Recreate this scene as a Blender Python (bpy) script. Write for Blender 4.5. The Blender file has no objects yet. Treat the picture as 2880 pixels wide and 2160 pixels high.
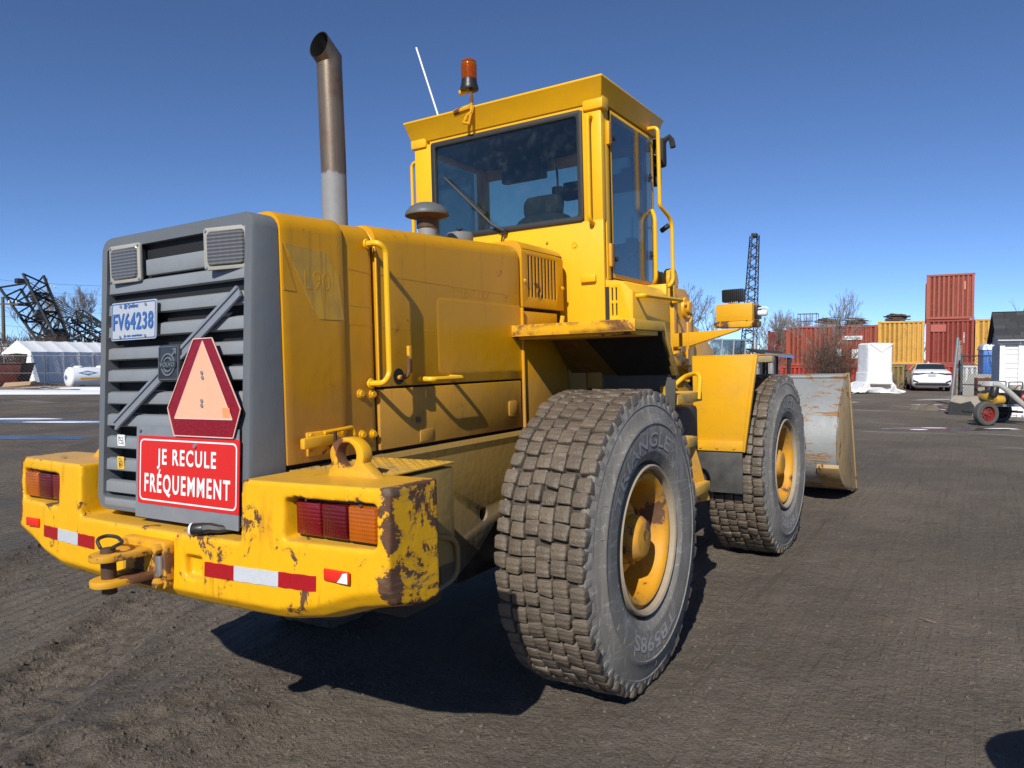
import bpy, bmesh, math, random
from mathutils import Vector, Matrix, noise

random.seed(7)
V = Vector
R = math.radians
sc = bpy.context.scene
col = sc.collection

# ------------------------------------------------------------------ camera
cam_d = bpy.data.cameras.new('camera')
cam = bpy.data.objects.new('camera', cam_d)
col.objects.link(cam)
cam.location = (-3.461, -2.547, 1.649)
cam.rotation_euler = (R(90 - 1.931), 0, R(31.899 - 90))
cam_d.sensor_fit = 'HORIZONTAL'
cam_d.sensor_width = 36
cam_d.lens = 25.952
cam_d.clip_start = 0.05
cam_d.clip_end = 4000
sc.camera = cam

# ------------------------------------------------------------------ sky, sun, exposure
SUN_EL = math.atan2(1.0, math.hypot(1.30, 0.32))
world = bpy.data.worlds.new('World')
sc.world = world
world.use_nodes = True
wn = world.node_tree
for n in list(wn.nodes):
    wn.nodes.remove(n)
sky_n = wn.nodes.new('ShaderNodeTexSky')
sky_n.sky_type = 'NISHITA'
sky_n.sun_disc = False
sky_n.sun_elevation = SUN_EL
sky_n.sun_rotation = math.atan2(-1.30, -0.32)
sky_n.altitude = 2500
sky_n.air_density = 0.6
sky_n.dust_density = 0.0
sky_n.ozone_density = 6.0
bg_n = wn.nodes.new('ShaderNodeBackground')
bg_n.inputs['Strength'].default_value = 0.135
out_n = wn.nodes.new('ShaderNodeOutputWorld')
wn.links.new(sky_n.outputs[0], bg_n.inputs[0])
wn.links.new(bg_n.outputs[0], out_n.inputs[0])

sun_d = bpy.data.lights.new('sun', 'SUN')
sun_d.energy = 4.8
sun_d.angle = R(0.5)
sun_d.color = (1.0, 0.95, 0.86)
sun = bpy.data.objects.new('sun', sun_d)
col.objects.link(sun)
sun.location = (-26, -6.4, 20)
sun.rotation_euler = V((1.30, 0.32, -1.0)).to_track_quat('-Z', 'Y').to_euler()

sc.view_settings.view_transform = 'Standard'
sc.view_settings.look = 'None'
sc.view_settings.exposure = 0.12
sc.view_settings.gamma = 1.0
sc.view_settings.use_curve_mapping = False


# ------------------------------------------------------------------ mesh helpers
def link(o, parent=None):
    col.objects.link(o)
    if parent is not None:
        o.parent = parent
    return o


def tag(o, label=None, cat=None, group=None, kind=None):
    if label: o['label'] = label
    if cat: o['category'] = cat
    if group: o['group'] = group
    if kind: o['kind'] = kind
    return o


def empty(name, loc=(0, 0, 0), rz=0):
    o = bpy.data.objects.new(name, None)
    o.empty_display_size = 0.2
    o.location = loc
    o.rotation_euler = (0, 0, rz)
    return link(o)


def copy_tree(o, parent=None):
    c = o.copy()
    col.objects.link(c)
    c.parent = parent
    for ch in list(o.children):
        copy_tree(ch, c)
    return c


def fillet(pts, rad, n=5):
    """round the inner corners of a polyline"""
    pts = [V(p) for p in pts]
    out = [pts[0]]
    for i in range(1, len(pts) - 1):
        a, b, c = pts[i - 1], pts[i], pts[i + 1]
        d1, d2 = (a - b), (c - b)
        r = min(rad, d1.length * .49, d2.length * .49)
        p1, p2 = b + d1.normalized() * r, b + d2.normalized() * r
        for k in range(n + 1):
            t = k / n
            out.append(p1 * (1 - t) ** 2 + b * 2 * t * (1 - t) + p2 * t * t)
    out.append(pts[-1])
    return out


class MB:
    def __init__(s):
        s.bm = bmesh.new()

    def vs(s, pts):
        return [s.bm.verts.new(p) for p in pts]

    def face(s, vs):
        try:
            return s.bm.faces.new(vs)
        except ValueError:
            return None

    def poly(s, pts):
        return s.face(s.vs(pts))

    def loft(s, rings, closed=True, cap=True):
        rr = [s.vs(r) for r in rings]
        n = len(rings[0])
        for a, b in zip(rr[:-1], rr[1:]):
            for i in range(n if closed else n - 1):
                j = (i + 1) % n
                s.face([a[i], a[j], b[j], b[i]])
        if cap and closed:
            s.face(rr[0][::-1])
            s.face(rr[-1])
        return s

    def box(s, x0, x1, y0, y1, z0, z1):
        return s.loft([[(x0, y0, z0), (x1, y0, z0), (x1, y1, z0), (x0, y1, z0)],
                       [(x0, y0, z1), (x1, y0, z1), (x1, y1, z1), (x0, y1, z1)]])

    def prism(s, pts, ax, a, b):
        """2D polygon extruded along an axis; pts are (u,v) of the two other axes in order"""
        def mk(q, w):
            return {'x': (w, q[0], q[1]), 'y': (q[0], w, q[1]), 'z': (q[0], q[1], w)}[ax]
        return s.loft([[mk(q, a) for q in pts], [mk(q, b) for q in pts]])

    def tube(s, pts, r, n=8, cap=True, radii=None):
        pts = [V(p) for p in pts]
        rings = []
        up = V((0, 0, 1))
        prev = None
        for i, p in enumerate(pts):
            if i == 0: d = pts[1] - p
            elif i == len(pts) - 1: d = p - pts[i - 1]
            else: d = (pts[i + 1] - p).normalized() + (p - pts[i - 1]).normalized()
            if d.length < 1e-9: d = V((0, 0, 1))
            d.normalize()
            if prev is None:
                u = d.cross(up)
                if u.length < 1e-3: u = d.cross(V((1, 0, 0)))
            else:
                u = prev - d * prev.dot(d)
                if u.length < 1e-6: u = d.cross(up)
            u.normalize()
            prev = u
            w = d.cross(u)
            rr = radii[i] if radii else r
            rings.append([p + (u * math.cos(2 * math.pi * k / n) + w * math.sin(2 * math.pi * k / n)) * rr for k in range(n)])
        return s.loft(rings, True, cap)

    def cyl(s, p0, p1, r0, r1=None, n=16):
        return s.tube([p0, p1], r0, n, True, [r0, r0 if r1 is None else r1])

    def lathe(s, prof, c=(0, 0, 0), ax='y', n=48, sgn=1):
        """prof: (radius, along); axis through c"""
        c = V(c)
        rings = []
        for r, a in prof:
            ring = []
            for k in range(n):
                t = 2 * math.pi * k / n
                u, w = r * math.cos(t), r * math.sin(t)
                ring.append(c + V({'y': (u, a, w), 'z': (u, w, a), 'x': (a, u, w)}[ax]))
            rings.append(ring)
        return s.loft(rings, True, False)

    def bar(s, p0, p1, w, h, up=(0, 0, 1)):
        p0, p1, up = V(p0), V(p1), V(up)
        d = (p1 - p0).normalized()
        u = d.cross(up)
        if u.length < 1e-4: u = d.cross(V((1, 0, 0)))
        u.normalize()
        v = u.cross(d)
        q = [u * (a * w / 2) + v * (b * h / 2) for a, b in ((-1, -1), (1, -1), (1, 1), (-1, 1))]
        return s.loft([[p0 + k for k in q], [p1 + k for k in q]])

    def mesh_from(s, me, f):
        """append a mesh's faces with vertices mapped through f"""
        vv = [s.bm.verts.new(f(v.co)) for v in me.vertices]
        for p in me.polygons:
            s.face([vv[i] for i in p.vertices])
        return s

    def xform(s, f):
        for v in s.bm.verts:
            v.co = f(v.co)
        return s

    def bevel(s, off, seg=2, ang=30):
        bmesh.ops.remove_doubles(s.bm, verts=s.bm.verts[:], dist=1e-5)
        bmesh.ops.recalc_face_normals(s.bm, faces=s.bm.faces[:])
        es = [e for e in s.bm.edges if len(e.link_faces) == 2 and e.calc_face_angle(0) > R(ang)]
        bmesh.ops.bevel(s.bm, geom=es, offset=off, segments=seg, profile=.5, affect='EDGES', clamp_overlap=True)
        return s

    def mesh(s, name, mat, smooth=30):
        bmesh.ops.recalc_face_normals(s.bm, faces=s.bm.faces[:])
        me = bpy.data.meshes.new(name)
        s.bm.to_mesh(me)
        s.bm.free()
        if isinstance(mat, (list, tuple)):
            for m in mat: me.materials.append(m)
        elif mat is not None:
            me.materials.append(mat)
        if smooth:
            for p in me.polygons: p.use_smooth = True
            me.set_sharp_from_angle(angle=R(smooth))
        return me

    def build(s, name, mat, parent=None, smooth=30, bev=0, seg=2, kind=None):
        if bev: s.bevel(bev, seg)
        o = bpy.data.objects.new(name, s.mesh(name, mat, smooth))
        link(o, parent)
        if kind: o['kind'] = kind
        return o


def boolean(mb, cutters, op='DIFFERENCE', bev=0, seg=2):
    """evaluate booleans and return a new MB"""
    bmesh.ops.recalc_face_normals(mb.bm, faces=mb.bm.faces[:])
    o = bpy.data.objects.new('tmp', mb.mesh('tmp', None, 0))
    col.objects.link(o)
    tmp = [o]
    for c in cutters:
        k = bpy.data.objects.new('cut', c.mesh('cut', None, 0))
        col.objects.link(k)
        tmp.append(k)
        m = o.modifiers.new('b', 'BOOLEAN')
        m.operation = op
        m.solver = 'EXACT'
        m.object = k
    if bev:
        m = o.modifiers.new('bv', 'BEVEL')
        m.width = bev
        m.segments = seg
        m.limit_method = 'ANGLE'
        m.angle_limit = R(35)
    dg = bpy.context.evaluated_depsgraph_get()
    ev = o.evaluated_get(dg)
    me = ev.to_mesh()
    r = MB()
    r.bm.from_mesh(me)
    ev.to_mesh_clear()
    for t in tmp:
        d = t.data
        bpy.data.objects.remove(t)
        bpy.data.meshes.remove(d)
    return r


def text_mesh(body, size=1.0, extrude=0.0, offset=0.0, align='CENTER', res=3, space=1.0):
    cu = bpy.data.curves.new('txt', 'FONT')
    cu.body = body
    cu.size = size
    cu.extrude = extrude
    cu.offset = offset
    cu.align_x = align
    cu.space_character = space
    cu.align_y = 'CENTER'
    cu.resolution_u = res
    o = bpy.data.objects.new('txt', cu)
    col.objects.link(o)
    dg = bpy.context.evaluated_depsgraph_get()
    me = bpy.data.meshes.new_from_object(o.evaluated_get(dg))
    bpy.data.objects.remove(o)
    bpy.data.curves.remove(cu)
    return me


def fit_text(body, w, h, offset=0.0, extrude=0.0, space=1.0):
    """text mesh plus a map scaling it to exactly w x h about 0,0"""
    me = text_mesh(body, 1.0, extrude, offset, space=space)
    xs = [v.co.x for v in me.vertices]
    ys = [v.co.y for v in me.vertices]
    cx_, cy_ = (min(xs) + max(xs)) / 2, (min(ys) + max(ys)) / 2
    sx, sy = w / (max(xs) - min(xs)), h / (max(ys) - min(ys))
    return me, (lambda c: V(((c.x - cx_) * sx, (c.y - cy_) * sy, c.z)))


# ------------------------------------------------------------------ material helpers
class NT:
    def __init__(s, name):
        s.m = bpy.data.materials.new(name)
        s.m.use_nodes = True
        s.t = s.m.node_tree
        s.b = s.t.nodes['Principled BSDF']
        s.o = s.t.nodes['Material Output']
        s.co = None

    def n(s, ty, **kw):
        nd = s.t.nodes.new('ShaderNode' + ty)
        for k, v in kw.items(): setattr(nd, k, v)
        return nd

    def l(s, a, b):
        s.t.links.new(a, b)

    def coord(s):
        if s.co is None: s.co = s.n('TexCoord').outputs['Object']
        return s.co

    def mapping(s, scale=(1, 1, 1), rot=(0, 0, 0), loc=(0, 0, 0), src=None):
        m = s.n('Mapping')
        m.inputs['Scale'].default_value = scale
        m.inputs['Rotation'].default_value = rot
        m.inputs['Location'].default_value = loc
        s.l(src or s.coord(), m.inputs['Vector'])
        return m.outputs[0]

    def noise(s, scale, detail=4, rough=.55, dist=0, vec=None):
        n = s.n('TexNoise')
        n.inputs['Scale'].default_value = scale
        n.inputs['Detail'].default_value = detail
        n.inputs['Roughness'].default_value = rough
        n.inputs['Distortion'].default_value = dist
        s.l(vec or s.coord(), n.inputs['Vector'])
        return n.outputs['Fac']

    def ramp(s, fac, a, b, c0=(0, 0, 0, 1), c1=(1, 1, 1, 1)):
        r = s.n('ValToRGB')
        e = r.color_ramp.elements
        e[0].position, e[1].position = a, b
        e[0].color, e[1].color = c0, c1
        s.l(fac, r.inputs[0])
        return r.outputs[0]

    def step(s, fac, a, b):
        m = s.n('MapRange', interpolation_type='SMOOTHSTEP')
        m.inputs['From Min'].default_value = a
        m.inputs['From Max'].default_value = b
        s.l(fac, m.inputs['Value'])
        return m.outputs[0]

    def math(s, op, a, b=None, clamp=False):
        m = s.n('Math', operation=op, use_clamp=clamp)
        for i, q in enumerate((a, b)):
            if q is None: continue
            if isinstance(q, (int, float)): m.inputs[i].default_value = q
            else: s.l(q, m.inputs[i])
        return m.outputs[0]

    def mix(s, fac, a, b):
        m = s.n('Mix', data_type='RGBA')
        for i, q in ((0, fac), (6, a), (7, b)):
            if isinstance(q, (int, float)): m.inputs[i].default_value = q
            elif isinstance(q, tuple): m.inputs[i].default_value = q if len(q) == 4 else q + (1,)
            else: s.l(q, m.inputs[i])
        return m.outputs[2]

    def fmix(s, fac, a, b):
        m = s.n('Mix', data_type='FLOAT')
        for i, q in ((0, fac), (2, a), (3, b)):
            if isinstance(q, (int, float)): m.inputs[i].default_value = q
            else: s.l(q, m.inputs[i])
        return m.outputs[0]

    def bump(s, h, strength=.3, dist=.01, nrm=None):
        b = s.n('Bump')
        b.inputs['Strength'].default_value = strength
        b.inputs['Distance'].default_value = dist
        s.l(h, b.inputs['Height'])
        if nrm is not None: s.l(nrm, b.inputs['Normal'])
        return b.outputs[0]

    def set(s, color=None, rough=None, normal=None, metal=None, spec=None):
        for k, q in (('Base Color', color), ('Roughness', rough), ('Normal', normal), ('Metallic', metal), ('Specular IOR Level', spec)):
            if q is None: continue
            if isinstance(q, (int, float)): s.b.inputs[k].default_value = q
            elif isinstance(q, tuple): s.b.inputs[k].default_value = q if len(q) == 4 else q + (1,)
            else: s.l(q, s.b.inputs[k])
        return s.m


RUST = (0.075, 0.032, 0.016, 1)
RUST2 = (0.20, 0.075, 0.022, 1)
MUD = (0.115, 0.098, 0.078, 1)


def paint(name, base, rust=.0, dirt=.0, rough=.42, edge=0, low=None, streak=.0, bumpy=.25, var=.12, seed=0):
    """worn machine paint: patchy tone, chips of rust, dried mud, rust streaks running down"""
    t = NT(name)
    if seed: t.co = t.mapping(loc=(seed, seed * .7, -seed * .4))
    b2 = tuple(c * (1 - var) for c in base[:3]) + (1,)
    b3 = tuple(min(1, c * (1 + var * .6)) for c in base[:3]) + (1,)
    c = t.mix(t.noise(2.3, 3), b2, b3)
    fine = t.noise(60, 5, .7)
    c = t.mix(t.math('MULTIPLY', t.step(fine, .5, .8), .18), c, (base[0] * .6, base[1] * .6, base[2] * .7 + .02, 1))
    # fine scratches drawn out vertically
    if streak:
        sv = t.noise(1.0, 6, .6, 0, t.mapping((38, 38, 2.2)))
        st = t.math('MULTIPLY', t.step(sv, .56, .78), streak)
        c = t.mix(st, c, (base[0] * .55, base[1] * .5, base[2] * .5 + .015, 1))
    h = t.noise(26, 3)
    rg = rough
    if rust:
        nz = t.noise(5.6, 6, .66, .35)
        big = t.noise(1.6, 3)
        f = t.math('ADD', nz, t.math('MULTIPLY', big, .28))
        if edge:
            bv = t.n('Bevel', samples=2)
            bv.inputs['Radius'].default_value = .03
            ge = t.n('NewGeometry')
            dp = t.n('VectorMath', operation='DOT_PRODUCT')
            t.l(bv.outputs[0], dp.inputs[0])
            t.l(ge.outputs['True Normal'], dp.inputs[1])
            ed = t.step(t.math('SUBTRACT', 1.0, dp.outputs['Value']), .01, .2)
            f = t.math('ADD', f, t.math('MULTIPLY', ed, edge))
        rm = t.step(f, .90 - rust * .42, .92 - rust * .42)
        halo = t.step(f, .84 - rust * .42, .925 - rust * .42)
        rc = t.mix(t.noise(34, 5), RUST, RUST2)
        c = t.mix(t.math('MULTIPLY', halo, .45), c, (.36, .145, .025, 1))
        c = t.mix(rm, c, rc)
        rg = t.fmix(rm, rough, .85)
        h = t.fmix(rm, h, t.math('MULTIPLY', t.noise(70, 4), .7))
    if dirt:
        dn = t.noise(3.4, 6, .7)
        if low:
            z = t.n('SeparateXYZ')
            t.l(t.coord(), z.inputs[0])
            k = t.step(z.outputs[2], low[1], low[0])
            dm = t.math('MULTIPLY', t.step(t.math('ADD', t.math('MULTIPLY', dn, .9), t.math('MULTIPLY', k, .75)), .72, 1.15), dirt)
        else:
            dm = t.math('MULTIPLY', t.step(dn, .42, .75), dirt)
        c = t.mix(dm, c, t.mix(t.noise(18, 6), MUD, (.2, .175, .14, 1)))
        rg = t.fmix(dm, rg, .9)
    t.set(c, rg, t.bump(h, bumpy, .004, t.bump(t.noise(4.5, 2), .22, .02)), None, .32)
    return t.m


def plain(name, color, rough=.5, metal=0, var=.15, scale=14, bump=.15, bscale=40, bd=.003):
    t = NT(name)
    c = tuple(color[:3])
    cc = t.mix(t.noise(scale, 5, .65), tuple(x * (1 - var) for x in c), tuple(min(1, x * (1 + var)) for x in c))
    t.set(cc, rough, t.bump(t.noise(bscale, 4), bump, bd) if bump else None, metal)
    return t.m


YEL = (.76, .385, .005)
M = {}
M['paint'] = paint('yellow_paint', YEL, rust=.0, dirt=.22, rough=.40, streak=.35)
M['paint_hood'] = paint('yellow_hood_paint', (.61, .285, .003), rust=.20, dirt=.34, rough=.36, streak=.5, low=(1.2, 2.0), bumpy=.18)
M['paint_cab'] = paint('yellow_cab_paint', (.84, .45, .010), rust=.04, dirt=.08, rough=.38, streak=.12, bumpy=.15)
M['paint_bumper'] = paint('yellow_bumper_paint', (.80, .42, .006), rust=.47, dirt=.14, rough=.38, edge=.32, bumpy=.5)
M['paint_frame'] = paint('yellow_frame_paint', (.30, .19, .05), rust=.20, dirt=1.0, rough=.6, low=(.5, 1.35), bumpy=.5)
M['paint_worn'] = paint('yellow_worn_paint', YEL, rust=.48, dirt=.45, rough=.5)
M['paint_hitch'] = paint('rusty_hitch_paint', (.66, .33, .01), rust=.64, dirt=.5, rough=.6)
M['paint_step'] = paint('yellow_step_paint', (.62, .36, .04), rust=.32, dirt=.85, rough=.6)
M['paint_front'] = paint('yellow_front_paint', (.74, .375, .014), rust=.14, dirt=.16, rough=.35, streak=.2)
M['rim'] = paint('yellow_rim_paint', (.62, .29, .015), rust=.40, dirt=.62, rough=.55, bumpy=.4)
M['rim2'] = paint('yellow_rim_paint_front', (.62, .29, .015), rust=.38, dirt=.62, rough=.55, bumpy=.4, seed=3.3)
M['rim_lip'] = plain('dusty_rim_lip', (.33, .27, .19), .8, var=.25, bump=.3)
M['grey'] = paint('grey_paint', (.128, .142, .155), rust=.06, dirt=.28, rough=.42, streak=.2, bumpy=.3)
M['grey_slat'] = paint('grey_slat_paint', (.23, .25, .27), rust=.0, dirt=.32, rough=.4, bumpy=.2)
M['exhaust'] = None
M['black'] = plain('black_void', (.006, .006, .007), .9, bump=0)
M['radiator'] = plain('black_radiator', (.010, .010, .011), .7, bump=.2)
M['rubber'] = plain('black_rubber', (.022, .022, .023), .55, var=.3)
M['plastic'] = plain('black_plastic', (.018, .018, .02), .4, var=.2)
M['dark'] = paint('dark_chassis', (.03, .026, .02), rust=.2, dirt=.7, rough=.7)
M['steel'] = plain('zinc_steel', (.42, .43, .44), .42, .7, var=.2, bump=.2)
M['galv'] = plain('galvanised_plate', (.34, .36, .38), .45, .55, var=.25, scale=9, bump=.1)
M['chrome'] = plain('bright_steel', (.6, .6, .6), .2, 1.0, bump=0)
M['white'] = plain('white_plastic', (.78, .78, .77), .4, var=.06, bump=.05)
M['red_sign'] = plain('red_sign_sheet', (.60, .018, .014), .38, var=.05, bump=.03)
M['white_sign'] = plain('white_sign_print', (.83, .83, .82), .4, var=.03, bump=0)
M['smv_red'] = plain('dark_red_reflector', (.22, .004, .012), .25, var=.35, scale=60, bump=.4, bscale=120)
M['smv_in'] = plain('faded_orange_sheet', (.78, .41, .26), .5, var=.08, scale=5, bump=.08)
M['tape_red'] = plain('red_reflective_tape', (.34, .008, .012), .3, var=.3, scale=70, bump=.3, bscale=160)
M['tape_white'] = plain('white_reflective_tape', (.50, .52, .55), .3, var=.12, scale=50, bump=.4, bscale=160)
M['refl_red'] = plain('red_reflector', (.72, .03, .015), .25, var=.1, bump=.1)
M['plate'] = plain('plate_white', (.44, .47, .51), .4, .1, var=.1, scale=6)
M['plate_blue'] = plain('plate_blue', (.035, .12, .36), .45, var=.2, bump=0)
M['sticker_y'] = plain('yellow_sticker', (.78, .48, .06), .45, bump=0, var=.05)
M['ink'] = plain('black_ink', (.02, .02, .02), .6, bump=0)
M['emblem'] = plain('black_emblem', (.030, .034, .040), .35, var=.3, bump=.2)
M['emblem_hi'] = plain('emblem_worn_ridge', (.16, .18, .20), .4, .2, bump=0)
M['rust_pin'] = plain('rusty_steel', (.085, .045, .028), .75, .2, var=.45, scale=30, bump=.6)
M['seat'] = plain('black_seat_fabric', (.015, .015, .017), .85, bump=.3)
M['liner'] = plain('dark_headliner', (.03, .032, .036), .8, bump=.1)
M['cover_cloth'] = plain('black_cloth', (.02, .02, .02), .8, bump=.4)


def bumper_mat():
    """cast counterweight: thick repainted yellow, chips down to rust, runs below them, one end scraped bare"""
    t = NT('yellow_cast_paint')
    c = t.mix(t.noise(2.1, 3), (.70, .345, .004), (.84, .45, .008))
    pos = t.n('SeparateXYZ')
    t.l(t.coord(), pos.inputs[0])
    ge = t.n('NewGeometry')
    edge = t.step(ge.outputs['Pointiness'], .51, .60)
    nz = t.noise(8.5, 7, .70, .5)
    big = t.noise(1.7, 3)
    f = t.math('ADD', nz, t.math('MULTIPLY', big, .28))
    f = t.math('ADD', f, t.math('MULTIPLY', edge, .16))
    cor = t.math('MULTIPLY', t.step(t.math('ABSOLUTE', pos.outputs[1]), 1.055, 1.09), t.step(pos.outputs[0], -1.72, -1.77))
    f = t.math('ADD', f, t.math('MULTIPLY', cor, .10))
    # the outer ends have been rubbed along: scrapes drawn out fore and aft
    ends = t.step(t.math('ABSOLUTE', pos.outputs[1]), 1.05, 1.10)
    scr = t.noise(1, 6, .68, .5, t.mapping((3.2, 9, 26)))
    f = t.math('ADD', f, t.math('MULTIPLY', ends, t.math('MULTIPLY', scr, .27)))
    rm = t.step(f, .752, .775)
    # rust runs: chips smeared downward
    run = t.noise(1, 5, .6, .2, t.mapping((26, 26, 2.4)))
    runm = t.math('MULTIPLY', t.step(run, .55, .72), t.step(t.math('ADD', big, t.math('MULTIPLY', nz, .5)), .70, .86))
    c = t.mix(t.math('MULTIPLY', runm, .7), c, (.42, .15, .012, 1))
    halo = t.step(f, .70, .765)
    c = t.mix(t.math('MULTIPLY', halo, .4), c, (.45, .19, .02, 1))
    top = t.n('SeparateXYZ')
    t.l(ge.outputs['Normal'], top.inputs[0])
    dust = t.math('MULTIPLY', t.step(top.outputs[2], .6, .95), t.fmix(t.noise(7, 5), .15, .6))
    c = t.mix(dust, c, (.42, .27, .09, 1))
    c = t.mix(rm, c, t.mix(t.noise(34, 5), (.055, .030, .020, 1), (.15, .065, .030, 1)))
    gs_ = t.math('MULTIPLY', ends, t.step(scr, .52, .70))
    c = t.mix(t.math('MULTIPLY', gs_, .55), c, (.20, .17, .13, 1))
    h = t.math('SUBTRACT', t.math('MULTIPLY', t.noise(16, 5), .6), t.math('MULTIPLY', rm, .35))
    t.set(c, t.fmix(rm, .40, .85), t.bump(h, .55, .008), None, .35)
    return t.m


M['paint_bumper'] = bumper_mat()


def lens_mat(name, c, rough=.12, ws=42):
    t = NT(name)
    w = t.n('TexWave', wave_type='BANDS', bands_direction='Y')
    w.inputs['Scale'].default_value = ws
    t.l(t.coord(), w.inputs['Vector'])
    w2 = t.n('TexWave', wave_type='BANDS', bands_direction='Z')
    w2.inputs['Scale'].default_value = ws * .6
    t.l(t.coord(), w2.inputs['Vector'])
    h = t.math('ADD', w.outputs['Fac'], w2.outputs['Fac'])
    cc = t.mix(t.noise(14, 3), tuple(x * .55 for x in c), c)
    t.set(cc, rough, t.bump(h, .3, .003))
    t.b.inputs['Coat Weight'].default_value = .6
    t.b.inputs['Coat Roughness'].default_value = .08
    return t.m


M['lens_red'] = lens_mat('red_lens', (.20, .004, .007))
M['lens_red2'] = lens_mat('deep_red_lens', (.12, .003, .005))
M['lens_amber'] = lens_mat('amber_lens', (.52, .115, .004))


def lamp_lens():
    t = NT('ribbed_lamp_lens')
    w = t.n('TexWave', wave_type='BANDS', bands_direction='Z')
    w.inputs['Scale'].default_value = 24
    t.l(t.coord(), w.inputs['Vector'])
    w2 = t.n('TexWave', wave_type='BANDS', bands_direction='Y')
    w2.inputs['Scale'].default_value = 11
    t.l(t.coord(), w2.inputs['Vector'])
    c = t.mix(t.math('MULTIPLY', w.outputs['Fac'], t.math('ADD', t.math('MULTIPLY', w2.outputs['Fac'], .2), .8)), (.11, .105, .095), (.27, .25, .21))
    t.set(c, .12, t.bump(w.outputs['Fac'], .35, .006), .45)
    t.b.inputs['Coat Weight'].default_value = 1
    t.b.inputs['Coat Roughness'].default_value = .03
    return t.m


M['lens_clear'] = lamp_lens()


def amber_dome():
    t = NT('amber_dome')
    t.set((.62, .14, .006), .15)
    t.b.inputs['Transmission Weight'].default_value = .75
    t.b.inputs['IOR'].default_value = 1.3
    return t.m


M['dome'] = amber_dome()


def glass_mat(name, tint, refl=.10):
    t = NT(name)
    tr = t.n('BsdfTransparent')
    tr.inputs[0].default_value = tint + (1,)
    gl = t.n('BsdfGlossy')
    gl.inputs['Roughness'].default_value = .03
    gl.inputs[0].default_value = (1, 1, 1, 1)
    fr = t.n('Fresnel')
    fr.inputs[0].default_value = 1.45
    df = t.n('BsdfDiffuse')
    df.inputs[0].default_value = (.35, .36, .36, 1)
    mx0 = t.n('MixShader')
    dust = t.math('MULTIPLY', t.step(t.noise(16, 6, .7), .45, .85), .05)
    t.l(dust, mx0.inputs[0])
    t.l(tr.outputs[0], mx0.inputs[1])
    t.l(df.outputs[0], mx0.inputs[2])
    mx = t.n('MixShader')
    t.l(t.math('MULTIPLY', fr.outputs[0], .9), mx.inputs[0])
    t.l(mx0.outputs[0], mx.inputs[1])
    t.l(gl.outputs[0], mx.inputs[2])
    t.l(mx.outputs[0], t.o.inputs[0])
    return t.m


M['glass'] = glass_mat('tinted_glass', (.77, .84, .80))
M['lens_glass'] = glass_mat('lamp_glass', (.8, .8, .78))


def exhaust_mat():
    t = NT('exhaust_steel')
    z = t.n('SeparateXYZ')
    t.l(t.coord(), z.inputs[0])
    jag = t.math('ADD', z.outputs[2], t.math('MULTIPLY', t.noise(40, 3, .6, 0, t.mapping((1, 1, .25))), .05))
    up = t.step(jag, 2.556, 2.575)
    st = t.noise(1, 5, .6, 0, t.mapping((60, 60, 4)))
    brown = t.mix(st, (.10, .068, .045), (.23, .185, .14))
    brown = t.mix(t.step(t.noise(6, 4), .5, .75), brown, (.13, .06, .03))
    grey = t.mix(t.noise(30, 4), (.20, .21, .215), (.26, .27, .275))
    c = t.mix(up, grey, brown)
    t.set(c, t.fmix(up, .6, .42), t.bump(t.noise(50, 4), .2, .002), t.fmix(up, 0, .45))
    return t.m


M['exhaust'] = exhaust_mat()
M['soot'] = plain('soot', (.004, .004, .004), .95, bump=0)


def tyre_mat():
    t = NT('tyre_rubber')
    sc_ = t.noise(1, 5, .7, 1.2, t.mapping((30, 30, 4), (0, .6, 0)))
    sc2 = t.noise(1, 5, .7, 1.2, t.mapping((4, 30, 34), (.5, -.7, 0)))
    scr = t.math('MAXIMUM', t.step(sc_, .54, .64), t.step(sc2, .55, .65))
    c = t.mix(t.noise(5, 6, .65), (.125, .116, .102), (.26, .244, .214))
    c = t.mix(t.math('MULTIPLY', scr, .6), c, (.36, .35, .33))
    d = t.step(t.noise(2.2, 5, .6), .5, .72)
    c = t.mix(t.math('MULTIPLY', d, .5), c, (.21, .20, .185))
    t.set(c, .8, t.bump(t.noise(45, 5), .35, .003), None, .2)
    return t.m


def mud_mat():
    t = NT('wet_mud_on_tread')
    c = t.mix(t.noise(9, 6, .65), (.105, .082, .060), (.20, .160, .120))
    oi = t.n('ObjectInfo')
    c = t.mix(t.math('MULTIPLY', oi.outputs['Random'], .45), c, (.062, .050, .038))
    w = t.noise(5, 3)
    rg = t.fmix(t.step(w, .45, .62), .75, .28)
    b1 = t.bump(t.noise(24, 6, .7), .9, .010)
    wv = t.n('TexWave', wave_type='BANDS', bands_direction='X')
    wv.inputs['Scale'].default_value = 12
    wv.inputs['Distortion'].default_value = 2.5
    wv.inputs['Detail Scale'].default_value = 6
    t.l(t.coord(), wv.inputs['Vector'])
    b2 = t.bump(wv.outputs['Fac'], .35, .005, b1)
    t.set(c, rg, t.bump(t.noise(110, 5, .7), .6, .004, b2))
    return t.m


M['mud_base'] = plain('mud_in_grooves', (.055, .048, .040), .85, var=.5, scale=12, bump=.8, bscale=40, bd=.01)
M['tyre'] = tyre_mat()
M['tread'] = mud_mat()


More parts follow.
